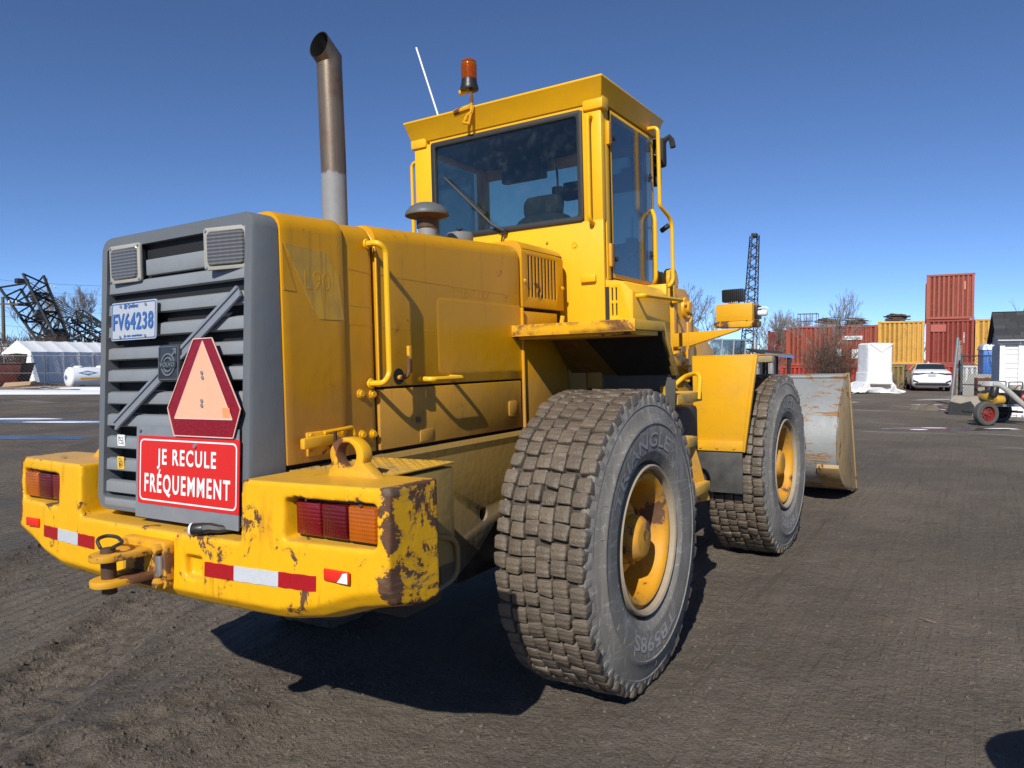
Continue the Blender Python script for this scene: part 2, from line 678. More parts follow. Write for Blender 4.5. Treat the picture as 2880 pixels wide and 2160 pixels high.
def bucket_mat():
    t = NT('scraped_grey_bucket_paint')
    c = t.mix(t.noise(4, 5), (.235, .25, .255), (.33, .345, .345))
    ln = t.noise(1, 7, .7, .6, t.mapping((2.2, 2.2, 16)))
    ln2 = t.noise(1, 7, .7, .9, t.mapping((14, 9, 2.0)))
    r1 = t.math('MULTIPLY', t.step(ln, .525, .555), t.step(t.noise(2.6, 3), .38, .50))
    r2 = t.math('MULTIPLY', t.step(ln2, .57, .60), t.step(t.noise(2.1, 3), .42, .52))
    rm = t.math('MAXIMUM', r1, r2)
    c = t.mix(rm, c, t.mix(t.noise(20, 4), (.20, .085, .03), (.34, .19, .07)))
    dn = t.step(t.noise(2.2, 7, .7), .5, .8)
    c = t.mix(t.math('MULTIPLY', dn, .5), c, (.21, .19, .16))
    t.set(c, t.fmix(rm, .42, .8), t.bump(t.noise(12, 6), .3, .008), .15)
    return t.m


M['bucket'] = bucket_mat()
M['bucket_in'] = paint('worn_bucket_side', (.40, .27, .12), rust=.34, dirt=.5, rough=.6)

# ================================================================== GROUND
MLW = Matrix(((1.0, 0.0, -0.008), (0.0, 1.0, 0.026), (0.008, -0.026, 1.0)))


def smooth01(t):
    t = max(0., min(1., t))
    return t * t * (3 - 2 * t)


TRK = [  # wheel tracks pressed into the mud: start, end, half width, depth
    ((-4.6, -.85), (5.0, 6.1), .27, .040), ((-4.8, 1.0), (5.0, 8.1), .26, .036),
    ((-4.0, 5.6), (9.0, 12.5), .24, .018), ((0.0, -1.15), (14.0, -1.5), .26, .012),
    ((-1.2, -3.6), (14.0, -5.2), .25, .010), ((-2.6, -1.3), (-7.5, .3), .28, .012)]


def seg_dist(x, y, a, b):
    dx, dy = b[0] - a[0], b[1] - a[1]
    L = math.hypot(dx, dy)
    t = ((x - a[0]) * dx + (y - a[1]) * dy) / (L * L)
    d = ((x - a[0]) * dy - (y - a[1]) * dx) / L
    return t * L, d, L


def ground_z(x, y):
    r = math.hypot(x - 1.5, y)
    k = 1 - smooth01((r - 6.5) / 9.0)
    z = k * (.008 * x - .026 * y)
    if r < 30:
        f = 1 - smooth01((r - 14) / 14)
        z += f * .022 * noise.noise((x * .33, y * .33, 3.1))
        z += f * .012 * noise.noise((x * 1.3, y * 1.3, 1.7))
        if r < 11:
            g = 1 - smooth01((r - 7) / 4)
            z += g * .011 * noise.noise((x * 4.1, y * 4.1, 5.2)) + g * .007 * noise.noise((x * 11, y * 11, 9.1))
            z += g * .010 * max(0, noise.noise((x * 2.2, y * 2.2, 8.8))) * noise.noise((x * 19, y * 19, 4.4))
        for a, b, hw, dp in TRK:
            s, d, L = seg_dist(x, y, a, b)
            d += .12 * math.sin(s * .35)
            if -1 < s < L + 1 and abs(d) < hw * 2.2:
                e = smooth01((s + 1) / 2) * smooth01((L + 1 - s) / 2)
                u = abs(d) / hw
                z += e * (-dp * (1 - smooth01((u - .7) / .35)) + dp * .75 * math.exp(-((u - 1.25) / .28) ** 2))
                if u < .95:
                    z += e * dp * .35 * math.sin(s * 42 + (1 if d > 0 else -1) * d * 22)
                    if abs(u - .45) < .1: z += e * dp * .3
    # churned heap of mud in the near left foreground
    q = math.hypot((x + 1.7) / 1.15, (y - .55) / .55)
    if q < 1:
        z += (1 - q * q) * (.050 + .045 * noise.noise((x * 6, y * 6, 2)) + .02 * noise.noise((x * 15, y * 15, 4)))
    return z


def ground_mat():
    t = NT('muddy_yard_ground')
    co = t.coord()
    big = t.noise(.35, 3, .6)
    mid = t.noise(2.3, 5, .65)
    fin = t.noise(24, 5, .72)
    c = t.mix(mid, (.128, .106, .083), (.232, .194, .153))
    c = t.mix(t.step(big, .42, .62), c, t.mix(mid, (.106, .089, .071), (.186, .157, .126)))
    c = t.mix(t.math('MULTIPLY', t.step(fin, .52, .72), .35), c, (.31, .25, .19))
    s1 = t.noise(1, 4, .62, .4, t.mapping((1.0, 17, 1), (0, 0, R(-36))))
    s2 = t.noise(1, 4, .62, .4, t.mapping((.7, 12, 1), (0, 0, R(6))))
    sep = t.n('SeparateXYZ')
    t.l(co, sep.inputs[0])
    left = t.step(t.math('ADD', t.math('MULTIPLY', sep.outputs[0], -.45), sep.outputs[1]), -.4, 2.2)
    streak = t.fmix(left, s2, s1)
    wet = t.step(t.math('ADD', t.math('MULTIPLY', big, .75), t.math('MULTIPLY', streak, .38)), .54, .64)
    wl = t.math('MULTIPLY', wet, t.fmix(left, .12, .62))
    c = t.mix(t.math('MULTIPLY', wl, .3), c, (.075, .066, .057))
    far = t.step(sep.outputs[0], 7, 13)
    stain = t.math('MULTIPLY', t.step(t.noise(1, 5, .62, .3, t.mapping((.9, .28, 1), (0, 0, R(-32)))), .58, .66), far)
    c = t.mix(t.math('MULTIPLY', stain, .5), c, (.36, .335, .30))
    crk = t.noise(60, 4, .75)
    c = t.mix(t.math('MULTIPLY', t.step(crk, .42, .30), .75), c, (.030, .026, .022))
    rg = t.fmix(wl, .92, .42)
    rid = t.n('TexWave', wave_type='BANDS', bands_direction='Y')
    rid.inputs['Scale'].default_value = 2.6
    rid.inputs['Distortion'].default_value = 2.2
    rid.inputs['Detail'].default_value = 3
    rid.inputs['Detail Scale'].default_value = 1.6
    t.l(t.mapping((.35, 1, 1), (0, 0, R(-36))), rid.inputs['Vector'])
    rm_ = t.math('MULTIPLY', rid.outputs['Fac'], t.math('MULTIPLY', left, t.step(t.noise(.6, 3), .42, .58)))
    c = t.mix(t.math('MULTIPLY', t.math('MULTIPLY', t.step(rid.outputs['Fac'], .35, .05), left), .30), c, (.055, .043, .032))
    h = t.math('ADD', t.math('MULTIPLY', streak, .8), t.math('MULTIPLY', fin, .55))
    h = t.math('ADD', h, t.math('MULTIPLY', t.noise(7, 5, .68), .8))
    h = t.math('ADD', h, t.math('MULTIPLY', crk, .30))
    h = t.math('ADD', h, t.math('MULTIPLY', rm_, .75))
    t.set(c, rg, t.bump(h, 1.0, .06), None, .22)
    return t.m


def make_ground():
    cx_, cy_ = -2.6, -1.9
    NA, NR = 520, 560
    r0, r1 = .5, 1500.0
    verts = [(cx_, cy_, ground_z(cx_, cy_))]
    q = (r1 / r0) ** (1 / (NR - 1))
    # fine rings close by, then growing fast
    rad = []
    r = r0
    for i in range(NR):
        rad.append(r)
        r += max(.022, r * .0085) if r < 14 else r * .035
        if r > r1: break
    NR = len(rad)
    ca = [(math.cos(2 * math.pi * k / NA), math.sin(2 * math.pi * k / NA)) for k in range(NA)]
    for r in rad:
        for c, s in ca:
            x, y = cx_ + r * c, cy_ + r * s
            verts.append((x, y, ground_z(x, y)))
    faces = [(0, 1 + k, 1 + (k + 1) % NA) for k in range(NA)]
    for i in range(NR - 1):
        a, b = 1 + i * NA, 1 + (i + 1) * NA
        for k in range(NA):
            j = (k + 1) % NA
            faces.append((a + k, b + k, b + j, a + j))
    me = bpy.data.meshes.new('ground')
    me.from_pydata(verts, [], faces)
    me.materials.append(ground_mat())
    for p in me.polygons: p.use_smooth = True
    o = bpy.data.objects.new('ground', me)
    link(o)
    tag(o, kind='structure')
    return o


make_ground()


def make_gravel():
    mb = MB()
    rnd = random.Random(3)
    n = 0
    while n < 2600:
        r = .8 + 13 * rnd.random() ** 1.6
        a = R(31.9) + (rnd.random() - .5) * R(95)
        x, y = -3.46 + r * math.cos(a), -2.55 + r * math.sin(a)
        s = .0035 + .009 * rnd.random() ** 4
        z = ground_z(x, y)
        pts = []
        k = rnd.randint(5, 6)
        ph = rnd.random() * 6
        for lv, rr in ((-.3, .9), (.45, .75)):
            pts.append([(x + s * rr * math.cos(ph + 6.283 * i / k) * (1 + .3 * rnd.random()), y + s * rr * math.sin(ph + 6.283 * i / k), z + lv * s * 1.2) for i in range(k)])
        mb.loft(pts)
        n += 1
    o = mb.build('gravel', plain('pale_gravel', (.15, .13, .108), .8, var=.5, scale=3), None, smooth=0)
    tag(o, 'scattered small pale stones lying on the muddy yard', 'gravel', kind='stuff')



make_gravel()


def make_clods():
    """crumbs of mud thrown up by the wheels, thickest along the tracks"""
    mb = MB()
    rnd = random.Random(12)
    n = 0
    while n < 7500:
        r = .9 + 8.5 * rnd.random() ** 1.3
        a = R(31.9) + (rnd.random() - .5) * R(88)
        x, y = -3.46 + r * math.cos(a), -2.55 + r * math.sin(a)
        dens = .28 + .9 * max(0, noise.noise((x * .8, y * .8, 11.3)))
        for A_, B_, hw, dp in TRK[:2]:
            s_, d_, L_ = seg_dist(x, y, A_, B_)
            if abs(abs(d_) - hw * 1.25) < .22: dens += .6
        if math.hypot((x + 1.7) / 1.3, (y - .55) / .7) < 1: dens += .8
        if rnd.random() > dens: continue
        s = .004 + .011 * rnd.random() ** 2.2
        z = ground_z(x, y)
        k = 5
        ph = rnd.random() * 6
        sx, sy = rnd.uniform(.7, 1.5), rnd.uniform(.7, 1.2)
        pts = []
        for lv, rr in ((-.4, 1.0), (.25, .95), (.7, .5)):
            pts.append([(x + s * rr * sx * math.cos(ph + 6.283 * i / k) * rnd.uniform(.75, 1.2), y + s * rr * sy * math.sin(ph + 6.283 * i / k) * rnd.uniform(.75, 1.2), z + lv * s) for i in range(k)])
        mb.loft(pts)
        n += 1
    o = mb.build('mud_crumbs', bpy.data.materials['muddy_yard_ground'], None, smooth=60)
    tag(o, 'loose crumbs of brown mud strewn over the yard', 'mud', kind='stuff')


make_clods()

# ================================================================== WHEEL LOADER
loader = empty('wheel_loader')
loader.matrix_world = MLW.to_4x4()
tag(loader, 'yellow articulated wheel loader with grey louvred rear and muddy tyres', 'wheel loader')
PH = R(-1.72)
cph, sph = math.cos(PH), math.sin(PH)


def FR(p):
    """front frame to loader coordinates (the machine is turned slightly at its waist)"""
    x, y = p[0] - 1.5, p[1]
    return V((1.5 + x * cph - y * sph, x * sph + y * cph, p[2]))


def xg(z):
    return -1.79 + (z - 1.06) * .059


def rrect(w, h, r, n=4, cy_=0, cz_=0):
    pts = []
    for sx, sy, a0 in ((1, 1, 0), (-1, 1, 90), (-1, -1, 180), (1, -1, 270)):
        for k in range(n + 1):
            a = R(a0 + 90 * k / n)
            pts.append((cy_ + sx * (w / 2 - r) + r * math.cos(a), cz_ + sy * (h / 2 - r) + r * math.sin(a)))
    return pts


# ---------------------------------------------------------------- counterweight bumper
def bumper():
    ys = [-1.11, -.97, -.83, -.67, -.5, -.25, .0, .25, .5, .67, .83, .97, 1.11]

    def sec(y, ztop):
        a = abs(y) / 1.11
        xr = -1.872 + .072 * a ** 2.2
        t = smooth01((a - .62) / .38)
        zb = .838 + .105 * t
        bel = .775 + .085 * t
        xf = -1.55
        return [(xr, y, zb), (xr + .06 * (ztop - zb), y, ztop), (xf, y, ztop), (xf, y, bel), (xr + .10 + .05 * t, y, bel), (xr + .035, y, bel + (zb - bel) * .38)]
    rings = []
    for y in ys:
        if abs(y) > .5: rings.append(sec(y, 1.246))
        elif abs(y) < .5: rings.append(sec(y, 1.036))
        else:
            rings += [sec(y, 1.246), sec(y, 1.036)] if y < 0 else [sec(y, 1.036), sec(y, 1.246)]
    b = MB().loft(rings)
    bmesh.ops.remove_doubles(b.bm, verts=b.bm.verts[:], dist=1e-5)
    cut = []
    for s in (-1, 1):
        cut.append(MB().loft([[(-1.95, s * .686, 1.053), (-1.95, s * 1.072, 1.056), (-1.95, s * 1.072, 1.203), (-1.95, s * .686, 1.20)],
                              [(-1.75, s * .70, 1.062), (-1.75, s * 1.060, 1.062), (-1.75, s * 1.060, 1.195), (-1.75, s * .70, 1.195)]]))
        cut.append(MB().box(-1.95, -1.822, s * .862, s * .985, .948, .995))
    cut.append(MB().box(-1.95, -1.83, -.302, -.215, .888, .966))
    for c in cut: bmesh.ops.recalc_face_normals(c.bm, faces=c.bm.faces[:])
    b = boolean(b, cut, 'DIFFERENCE', bev=0)
    o = b.build('counterweight', M['paint_bumper'], None, smooth=0)
    m = o.modifiers.new('r', 'REMESH')
    m.mode = 'VOXEL'
    m.voxel_size = .0075
    m = o.modifiers.new('s', 'SMOOTH')
    m.factor = .5
    m.iterations = 9
    dg = bpy.context.evaluated_depsgraph_get()
    me = bpy.data.meshes.new_from_object(o.evaluated_get(dg))
    o.modifiers.clear()
    o.data = me
    for p in me.polygons: p.use_smooth = True
    o.parent = loader
    return o


bump_o = bumper()
for s in (-1, 1):
    # tail lamp
    mb = MB().box(-1.772, -1.752, s * .703, s * 1.057, 1.064, 1.193)
    lamp = mb.build('tail_lamp', M['plastic'], loader, bev=.004)
    y0 = .708
    for nm, w, mt in (('brake_lens', .115, 'lens_red'), ('tail_lens', .112, 'lens_red2'), ('indicator_lens', .118, 'lens_amber')):
        mb = MB()
        y1 = y0 + w
        ym = (y0 + y1) / 2
        o_ = [(-1.773, s * y0, 1.071), (-1.773, s * y1, 1.071), (-1.773, s * y1, 1.187), (-1.773, s * y0, 1.187)]
        i_ = [(-1.791, s * (y0 + .006), 1.077), (-1.791, s * (y1 - .006), 1.077), (-1.791, s * (y1 - .006), 1.181), (-1.791, s * (y0 + .006), 1.181)]
        mb.loft([o_, i_])
        if nm == 'tail_lens':
            c_ = [(-1.785, s * (ym - .03), 1.10), (-1.785, s * (ym + .03), 1.10), (-1.785, s * (ym + .03), 1.158), (-1.785, s * (ym - .03), 1.158)]
        mb.build(nm, M[mt], lamp, bev=.003)
        y0 = y1 + .003
    for yy, zz in ((.765, 1.066), (1.0, 1.19), (.765, 1.19)):
        MB().cyl((-1.79, s * yy, zz), (-1.796, s * yy, zz), .005, n=8).build('screw', M['chrome'], lamp)
    # small reflector in its pocket
    rf = MB().box(-1.832, -1.823, s * .872, s * .976, .953, .990).build('reflector', M['refl_red'], loader, bev=.002)
    if s < 0:
        MB().loft([[(-1.8335, -.93, .954), (-1.8335, -.974, .954), (-1.8335, -.974, .989), (-1.8335, -.955, .984), (-1.8335, -.945, .97)],
                   [(-1.8325, -.93, .954), (-1.8325, -.974, .954), (-1.8325, -.974, .989), (-1.8325, -.955, .984), (-1.8325, -.945, .97)]]).build('broken_patch', M['white'], rf, smooth=0)
    # reflective tape, three pieces following the curve of the casting
    t0, t1 = (.376, .826) if s > 0 else (.326, .836)
    zt = .968 if s > 0 else .953
    for k, (a, b, mt) in enumerate(((0, .29, 'tape_red'), (.29, .69, 'tape_white'), (.69, 1, 'tape_red'))):
        mb = MB()
        rings = []
        for q in range(7):
            y = t0 + (t1 - t0) * (a + (b - a) * q / 6)
            x = -1.872 + .072 * (y / 1.11) ** 2.2 - .0015
            up_ = .0 if s > 0 else .007 * (y - t0) / (t1 - t0)
            xx = lambda z: x + .012 * (z - .838) / .198
            z1, z0_ = zt + up_ + .001 * math.sin(q * 2.2), zt - .049 + up_ + .0012 * math.sin(q * 3.1 + k)
            rings.append([(xx(z0_) - .0012, s * y, z0_), (xx(z1) - .0012, s * y, z1), (xx(z1) + .004, s * y, z1), (xx(z0_) + .004, s * y, z0_)])
        mb.loft(rings)
        mb.build('reflective_tape', M[mt], loader, smooth=0)
# lifting eyes
for s in (-1, 1):
    c_ = V((0, -.80 if s < 0 else .63, 1.318))
    out = []
    for k in range(25):
        a = R(-25 + 230 * k / 24)
        out.append((c_.y + .078 * math.cos(a), c_.z + .060 * math.sin(a)))
    out = [(c_.y + .094, 1.238)] + out + [(c_.y - .112, 1.262), (c_.y - .15, 1.238)]
    hole = MB().lathe([(.044, -1.8), (.044, -1.4)], (0, c_.y, c_.z), 'x', 24)
    bmesh.ops.holes_fill(hole.bm, edges=hole.bm.edges[:])
    if s > 0: out = [(2 * c_.y - y, z) for y, z in out][::-1]
    b = boolean(MB().prism(out, 'x', -1.645, -1.598), [hole], bev=.006, seg=2)
    b.build('lifting_eye', M['paint_worn'], loader)

# tow hitch
mb = MB()
mb.prism(rrect(.27, .17, .02, 3, -.02, .925), 'x', -1.90, -1.86)
hp = mb.build('hitch_plate', M['paint_hitch'], loader, bev=.006)
for z0, z1 in ((.958, .983), (.868, .893)):
    pts = [(-1.89, -.085), (-1.97, -.07)] + [(-2.015 + .062 * math.cos(R(a)), .062 * math.sin(R(a))) for a in range(-100, -261, -16)] + [(-1.97, .07), (-1.89, .085)]
    MB().prism(pts, 'z', z0, z1).build('hitch_jaw', M['paint_hitch'], hp, bev=.005)
mb = MB()
mb.cyl((-2.015, 0, .838), (-2.015, 0, 1.0), .025, n=18)
pin = mb.build('hitch_pin', M['rust_pin'], hp, bev=.003)
loop = fillet([(-2.015, -.02, 1.0), (-2.02, -.05, 1.012), (-1.985, -.045, 1.018), (-1.968, .02, 1.028), (-1.99, .055, 1.034), (-2.03, .045, 1.028), (-2.03, .02, 1.0)], .03)
MB().tube(loop, .0065, 8).build('pin_loop', M['rubber'], hp)
for y, z in ((-.125, .985), (.085, .985), (-.125, .865), (.085, .865)):
    MB().cyl((-1.90, y, z), (-1.925, y, z), .02, .018, 6).build('hex_bolt', M['paint_hitch'], hp, bev=.002)
MB().prism(rrect(.03, .075, .012, 3, -.128, .925), 'x', -1.912, -1.90).build('lock_clip', M['steel'], hp, bev=.002)

# electric plug lying on the counterweight
pg = MB().cyl((-1.855, -.255, 1.058), (-1.835, -.295, 1.060), .022, n=16)
plug = pg.build('block_heater_plug', M['plastic'], loader, bev=.003)
MB().cyl((-1.8575, -.25, 1.058), (-1.8545, -.256, 1.058), .0225, n=16).build('plug_face', M['white'], plug)
for dz in (-.008, .008):
    MB().bar((-1.858, -.249, 1.058 + dz), (-1.870, -.228, 1.056 + dz), .006, .002).build('prong', M['steel'], plug)
MB().tube([(-1.835, -.295, 1.06), (-1.825, -.315, 1.062), (-1.81, -.345, 1.058), (-1.78, -.38, 1.058), (-1.72, -.40, 1.06)], .012, 8, radii=[.021, .019, .015, .008, .008]).build('plug_cord', M['rubber'], plug)

# ---------------------------------------------------------------- grey rear housing with louvres
def housing():
    mb = MB()
    n = 4
    zc, H = (1.062 + 2.172) / 2, 2.172 - 1.062
    outer = rrect(.95, H, .055, n, 0, zc)
    inner = rrect(.862, H - .105, .012, n, 0, zc + .002)
    ro = [(xg(z) + .012, y, z) for y, z in outer]
    ro2 = [(xg(z), y * .985, zc + (z - zc) * .99) for y, z in outer]
    ri = [(xg(z), y, z) for y, z in inner]
    ri2 = [(-1.70, y, z) for y, z in inner]
    rf = [(-1.622, y, z) for y, z in outer]
    mb.loft([rf, ro, ro2, ri, ri2], True, False)
    return mb.build('rear_housing', M['grey'], loader, smooth=35)


hs = housing()
MB().box(-1.70, -1.66, -.44, .44, 1.09, 2.14).build('radiator', M['radiator'], hs)
for i in range(10):
    zt = 1.985 - .0894 * i
    y1 = .428
    y0 = -.428
    xa = xg(zt - .03) + .012
    pts = [(xa, zt - .004), (xa - .004, zt - .046), (xa + .010, zt - .052), (xa + .03, zt - .046), (xa + .034, zt), (xa + .016, zt + .002)]
    MB().prism(pts, 'y', y0, y1).build('slat', M['grey_slat'], hs, bev=.003)
# top beam between the lamps, vent plate with holes, lower sill
MB().box(xg(2.03) + .005, xg(2.03) + .05, -.215, .168, 1.995, 2.058).build('lamp_beam', M['grey_slat'], hs, bev=.006)
vp = MB().box(xg(2.09) + .035, xg(2.09) + .045, -.415, .415, 2.04, 2.118).build('vent_plate', M['grey'], hs)
mb = MB()
for i in range(12):
    for j in range(5):
        mb.cyl((xg(2.09) + .033, .07 - i * .0125, 2.072 + j * .0105), (xg(2.09) + .036, .07 - i * .0125, 2.072 + j * .0105), .0042, n=6)
mb.build('vent_hole', M['black'], hs, kind='stuff')
MB().box(xg(1.09) - .002, -1.70, -.416, .416, 1.082, 1.112).build('sill', M['grey_slat'], hs, bev=.004)
# rear work lamps
for (yc, zc, rz, nm) in ((.285, 2.052, R(3), 'L'), (-.345, 2.050, R(13), 'R')):
    x_ = xg(2.05) - .012
    rm = Matrix.Rotation(rz, 3, 'Z')
    tr = lambda c, yc=yc, zc=zc, rm=rm: V((x_, yc, zc)) + rm @ V(c)
    b = MB().prism(rrect(.196, .152, .012, 3), 'x', 0, .014)
    inn = [(0, y, z) for y, z in rrect(.16, .122, .014, 3)]
    lampb = b.xform(tr).build('work_lamp', plain('lamp_bezel', (.34, .33, .29), .5), loader, bev=.004)
    b = MB().loft([[(.014, y, z) for y, z in rrect(.185, .14, .02, 3)], [(.075, y, z) for y, z in rrect(.14, .10, .03, 3)]]).xform(tr)
    b.build('lamp_housing', M['grey'], lampb)
    b = MB().loft([[(-.001, y, z) for y, z in rrect(.162, .124, .014, 3)], [(-.008, y, z) for y, z in rrect(.152, .114, .014, 3)]]).xform(tr)
    b.build('lamp_lens', M['lens_clear'], lampb)
    for sy in (-1, 1):
        for sz in (-1, 1):
            MB().cyl((-.001, sy * .088, sz * .066), (-.004, sy * .088, sz * .066), .005, n=8).xform(tr).build('screw', M['steel'], lampb)

# licence plate
xp = xg(1.821) - .012


def rear_map(x0, yc, zc, slope=.059):
    return lambda c: V((x0 + c.y * slope - c.z, yc - c.x, zc + c.y))


pl = MB().prism(rrect(.305, .152, .01, 3, .2175, 1.821), 'x', xp, xp + .004)
pl.xform(lambda c: V((c.x + (c.z - 1.821) * .059, c.y, c.z)))
plate = pl.build('licence_plate', M['plate'], loader, smooth=0)
for body, w, h, dx, dz, off, mt in (('FV64238', .272, .068, 0, -.002, .016, 'plate_blue'), ('Québec', .072, .020, -.003, .058, .01, 'plate_blue'), ('Je me souviens', .125, .014, 0, -.060, .004, 'plate_blue')):
    me, f = fit_text(body, w, h, off, .002 if h > .05 else .0008, 1.12)
    g = rear_map(xp - .0015, .2175, 1.821)
    MB().mesh_from(me, lambda c: g(f(c) + V((dx, dz, 0)))).build('plate_lettering', M[mt], plate, smooth=0)
mb = MB()
g = rear_map(xp - .001, .2175, 1.821)
mb.prism(rrect(.296, .143, .008, 3), 'z', 0, .0006)
ring = boolean(mb, [MB().prism(rrect(.290, .137, .007, 3), 'z', -.01, .01)])
ring.xform(g).build('plate_border', M['plate_blue'], plate, smooth=0)
mb = MB().box(-.062, -.046, .049, .067, 0, .001)
mb.xform(g).build('plate_crest', M['plate_blue'], plate, smooth=0)
for dx, dz in ((-.085, .060), (.085, .060), (-.085, -.062), (.085, -.062)):
    MB().cyl((dx, dz, -.001), (dx, dz, .004), .006, n=8).xform(g).build('plate_screw', M['steel'], plate)

# diagonal emblem bar and emblem plaque
p0, p1 = V((xg(1.40) - .006, .340, 1.405)), V((xg(1.89) - .006, -.415, 1.892))
d = (p1 - p0).normalized()
nrm = V((-1, 0, .059)).normalized()
side = d.cross(nrm)
bar_ = MB()
bar_.bar(p0 + d * .0, p1, .044, .004, nrm)
bo = bar_.build('emblem_bar', M['galv'], loader, smooth=0)
for k in (-1, 1):
    MB().bar(p0 + side * k * .016 + nrm * .004, p1 + side * k * .016 + nrm * .004, .011, .008, nrm).build('bar_rib', M['galv'], bo, smooth=0)
mb = MB().prism(rrect(.134, .135, .012, 3), 'z', -.02, .006)
ge = rear_map(xg(1.648) - .012, -.026, 1.648)
em = mb.xform(ge).build('emblem_plaque', M['emblem'], loader, bev=.003)


def ring_mb(r, w, d0, d1, n=32, cx_=0, cy_=0):
    m = MB()
    m.loft([[(cx_ + q * math.cos(2 * math.pi * k / n), cy_ + q * math.sin(2 * math.pi * k / n), dd) for k in range(n)] for q, dd in ((r - w, d0), (r - w, d1), (r + w, d1), (r + w, d0))], True, False)
    return m


for rr in (.040, .026):
    ring_mb(rr, .0028, .006, .010, 32, 0, -.006).xform(ge).build('emblem_ring', M['emblem_hi'], em)
MB().prism(rrect(.104, .026, .006, 3, 0, -.006), 'z', .006, .011).xform(ge).build('emblem_band', M['emblem'], em)
me, f = fit_text('VOLVO', .092, .016, .02, .0015)
MB().mesh_from(me, lambda c: ge(f(c) + V((0, -.006, .0115)))).build('emblem_lettering', M['emblem_hi'], em, smooth=0)
mb = MB().bar((.026, .026, .008), (.045, .047, .008), .008, .004, (0, 0, 1))
mb.prism([(.050, .055), (.028, .055), (.028, .050), (.040, .049), (.045, .044), (.045, .032), (.051, .032)], 'z', .006, .010)
mb.xform(ge).build('emblem_arrow', M['emblem_hi'], em, smooth=0)
mb = ring_mb(.0625, .0012, .006, .008, 4)
bmesh.ops.rotate(mb.bm, verts=mb.bm.verts[:], cent=(0, 0, 0), matrix=Matrix.Rotation(R(45), 3, 'Z'))
mb.xform(lambda c: ge(V((c.x * 1.36, c.y * 1.38, c.z)))).build('emblem_edge', M['emblem_hi'], em, smooth=0)

# slow-moving-vehicle triangle
xs = xg(1.55) - .026
gs = lambda c: V((xs + (c.y) * .04 - c.z, -.246 - c.x * .98, 1.55 + c.y * .98))
outl = [(-.054, .185), (.054, .185), (.212, -.072), (.208, -.085), (.172, -.175), (-.172, -.175), (-.208, -.085), (-.212, -.072)]
tri = MB().prism(outl, 'z', -.003, .0).xform(gs).build('slow_vehicle_triangle', M['smv_red'], loader, smooth=0)
inn = [(0, .176), (.168, -.110), (-.168, -.110)]
MB().prism(inn, 'z', .0003, .002).xform(gs).build('triangle_centre', M['smv_in'], tri, smooth=0)
mb = MB()
e = .0035
for a, b in zip(inn, inn[1:] + inn[:1]):
    mb.bar((a[0], a[1], .0022), (b[0], b[1], .0022), e, .001, (0, 0, 1))
for a, b in zip(outl, outl[1:] + outl[:1]):
    mb.bar((a[0], a[1], .0012), (b[0], b[1], .0012), e, .003, (0, 0, 1))
mb.xform(gs).build('triangle_border', plain('pale_pink_edge', (.75, .48, .40), .5), tri, smooth=0)
for x, y in ((0, .06), (.004, .042), (0, -.098 + .055), (.0, -.06)):
    MB().cyl((x, y, .001), (x, y, .007), .007, n=8).xform(gs).build('triangle_bolt', M['steel'], tri)
MB().prism([(.118, -.102), (.158, -.102), (.153, -.068), (.113, -.068)], 'z', .0023, .0028).xform(gs).build('triangle_sticker', plain('faded_sticker', (.86, .30, .12), .5), tri, smooth=0)
MB().bar((xs + .004, -.246, 1.42), (xg(1.42) + .02, -.246, 1.40), .05, .03).build('triangle_bracket', M['galv'], tri)

# warning sign on its galvanised backing plate
zc = 1.243
xb_ = xg(zc) - .014
gp = lambda c: V((xb_ + c.y * .059 - c.z, -.140 - c.x, zc + c.y))
bp = MB().prism([(-.318, -.185), (.296, -.185), (.292, .165), (-.318, .165)], 'z', -.004, 0).xform(gp).build('sign_backing', M['galv'], loader, smooth=0)
sg = MB().prism(rrect(.600, .258, .006, 2), 'z', .0, .003).xform(gp).build('warning_sign', M['red_sign'], loader, smooth=0)
mb = MB().prism(rrect(.575, .234, .022, 5), 'z', .003, .0036)
rg_ = boolean(mb, [MB().prism(rrect(.564, .223, .018, 5), 'z', -.01, .02)])
rg_.xform(gp).build('sign_border', M['white_sign'], sg, smooth=0)
for body, w, h, dx, dy in (('JE RECULE', .350, .078, .0, .044), ('FRÉQUEMMENT', .508, .102, .0, -.046)):
    me, f = fit_text(body, w, h, .021, 0.0004, 1.24)
    MB().mesh_from(me, lambda c: gp(f(c) + V((dx, dy, .0042)))).build('sign_lettering', M['white_sign'], sg, smooth=0)
for x, y in ((.055, .1), (-.29, .15)):
    MB().cyl((x, y, .002), (x, y, .009), .008, n=10).xform(gp).build('sign_bolt', M['steel'], sg)
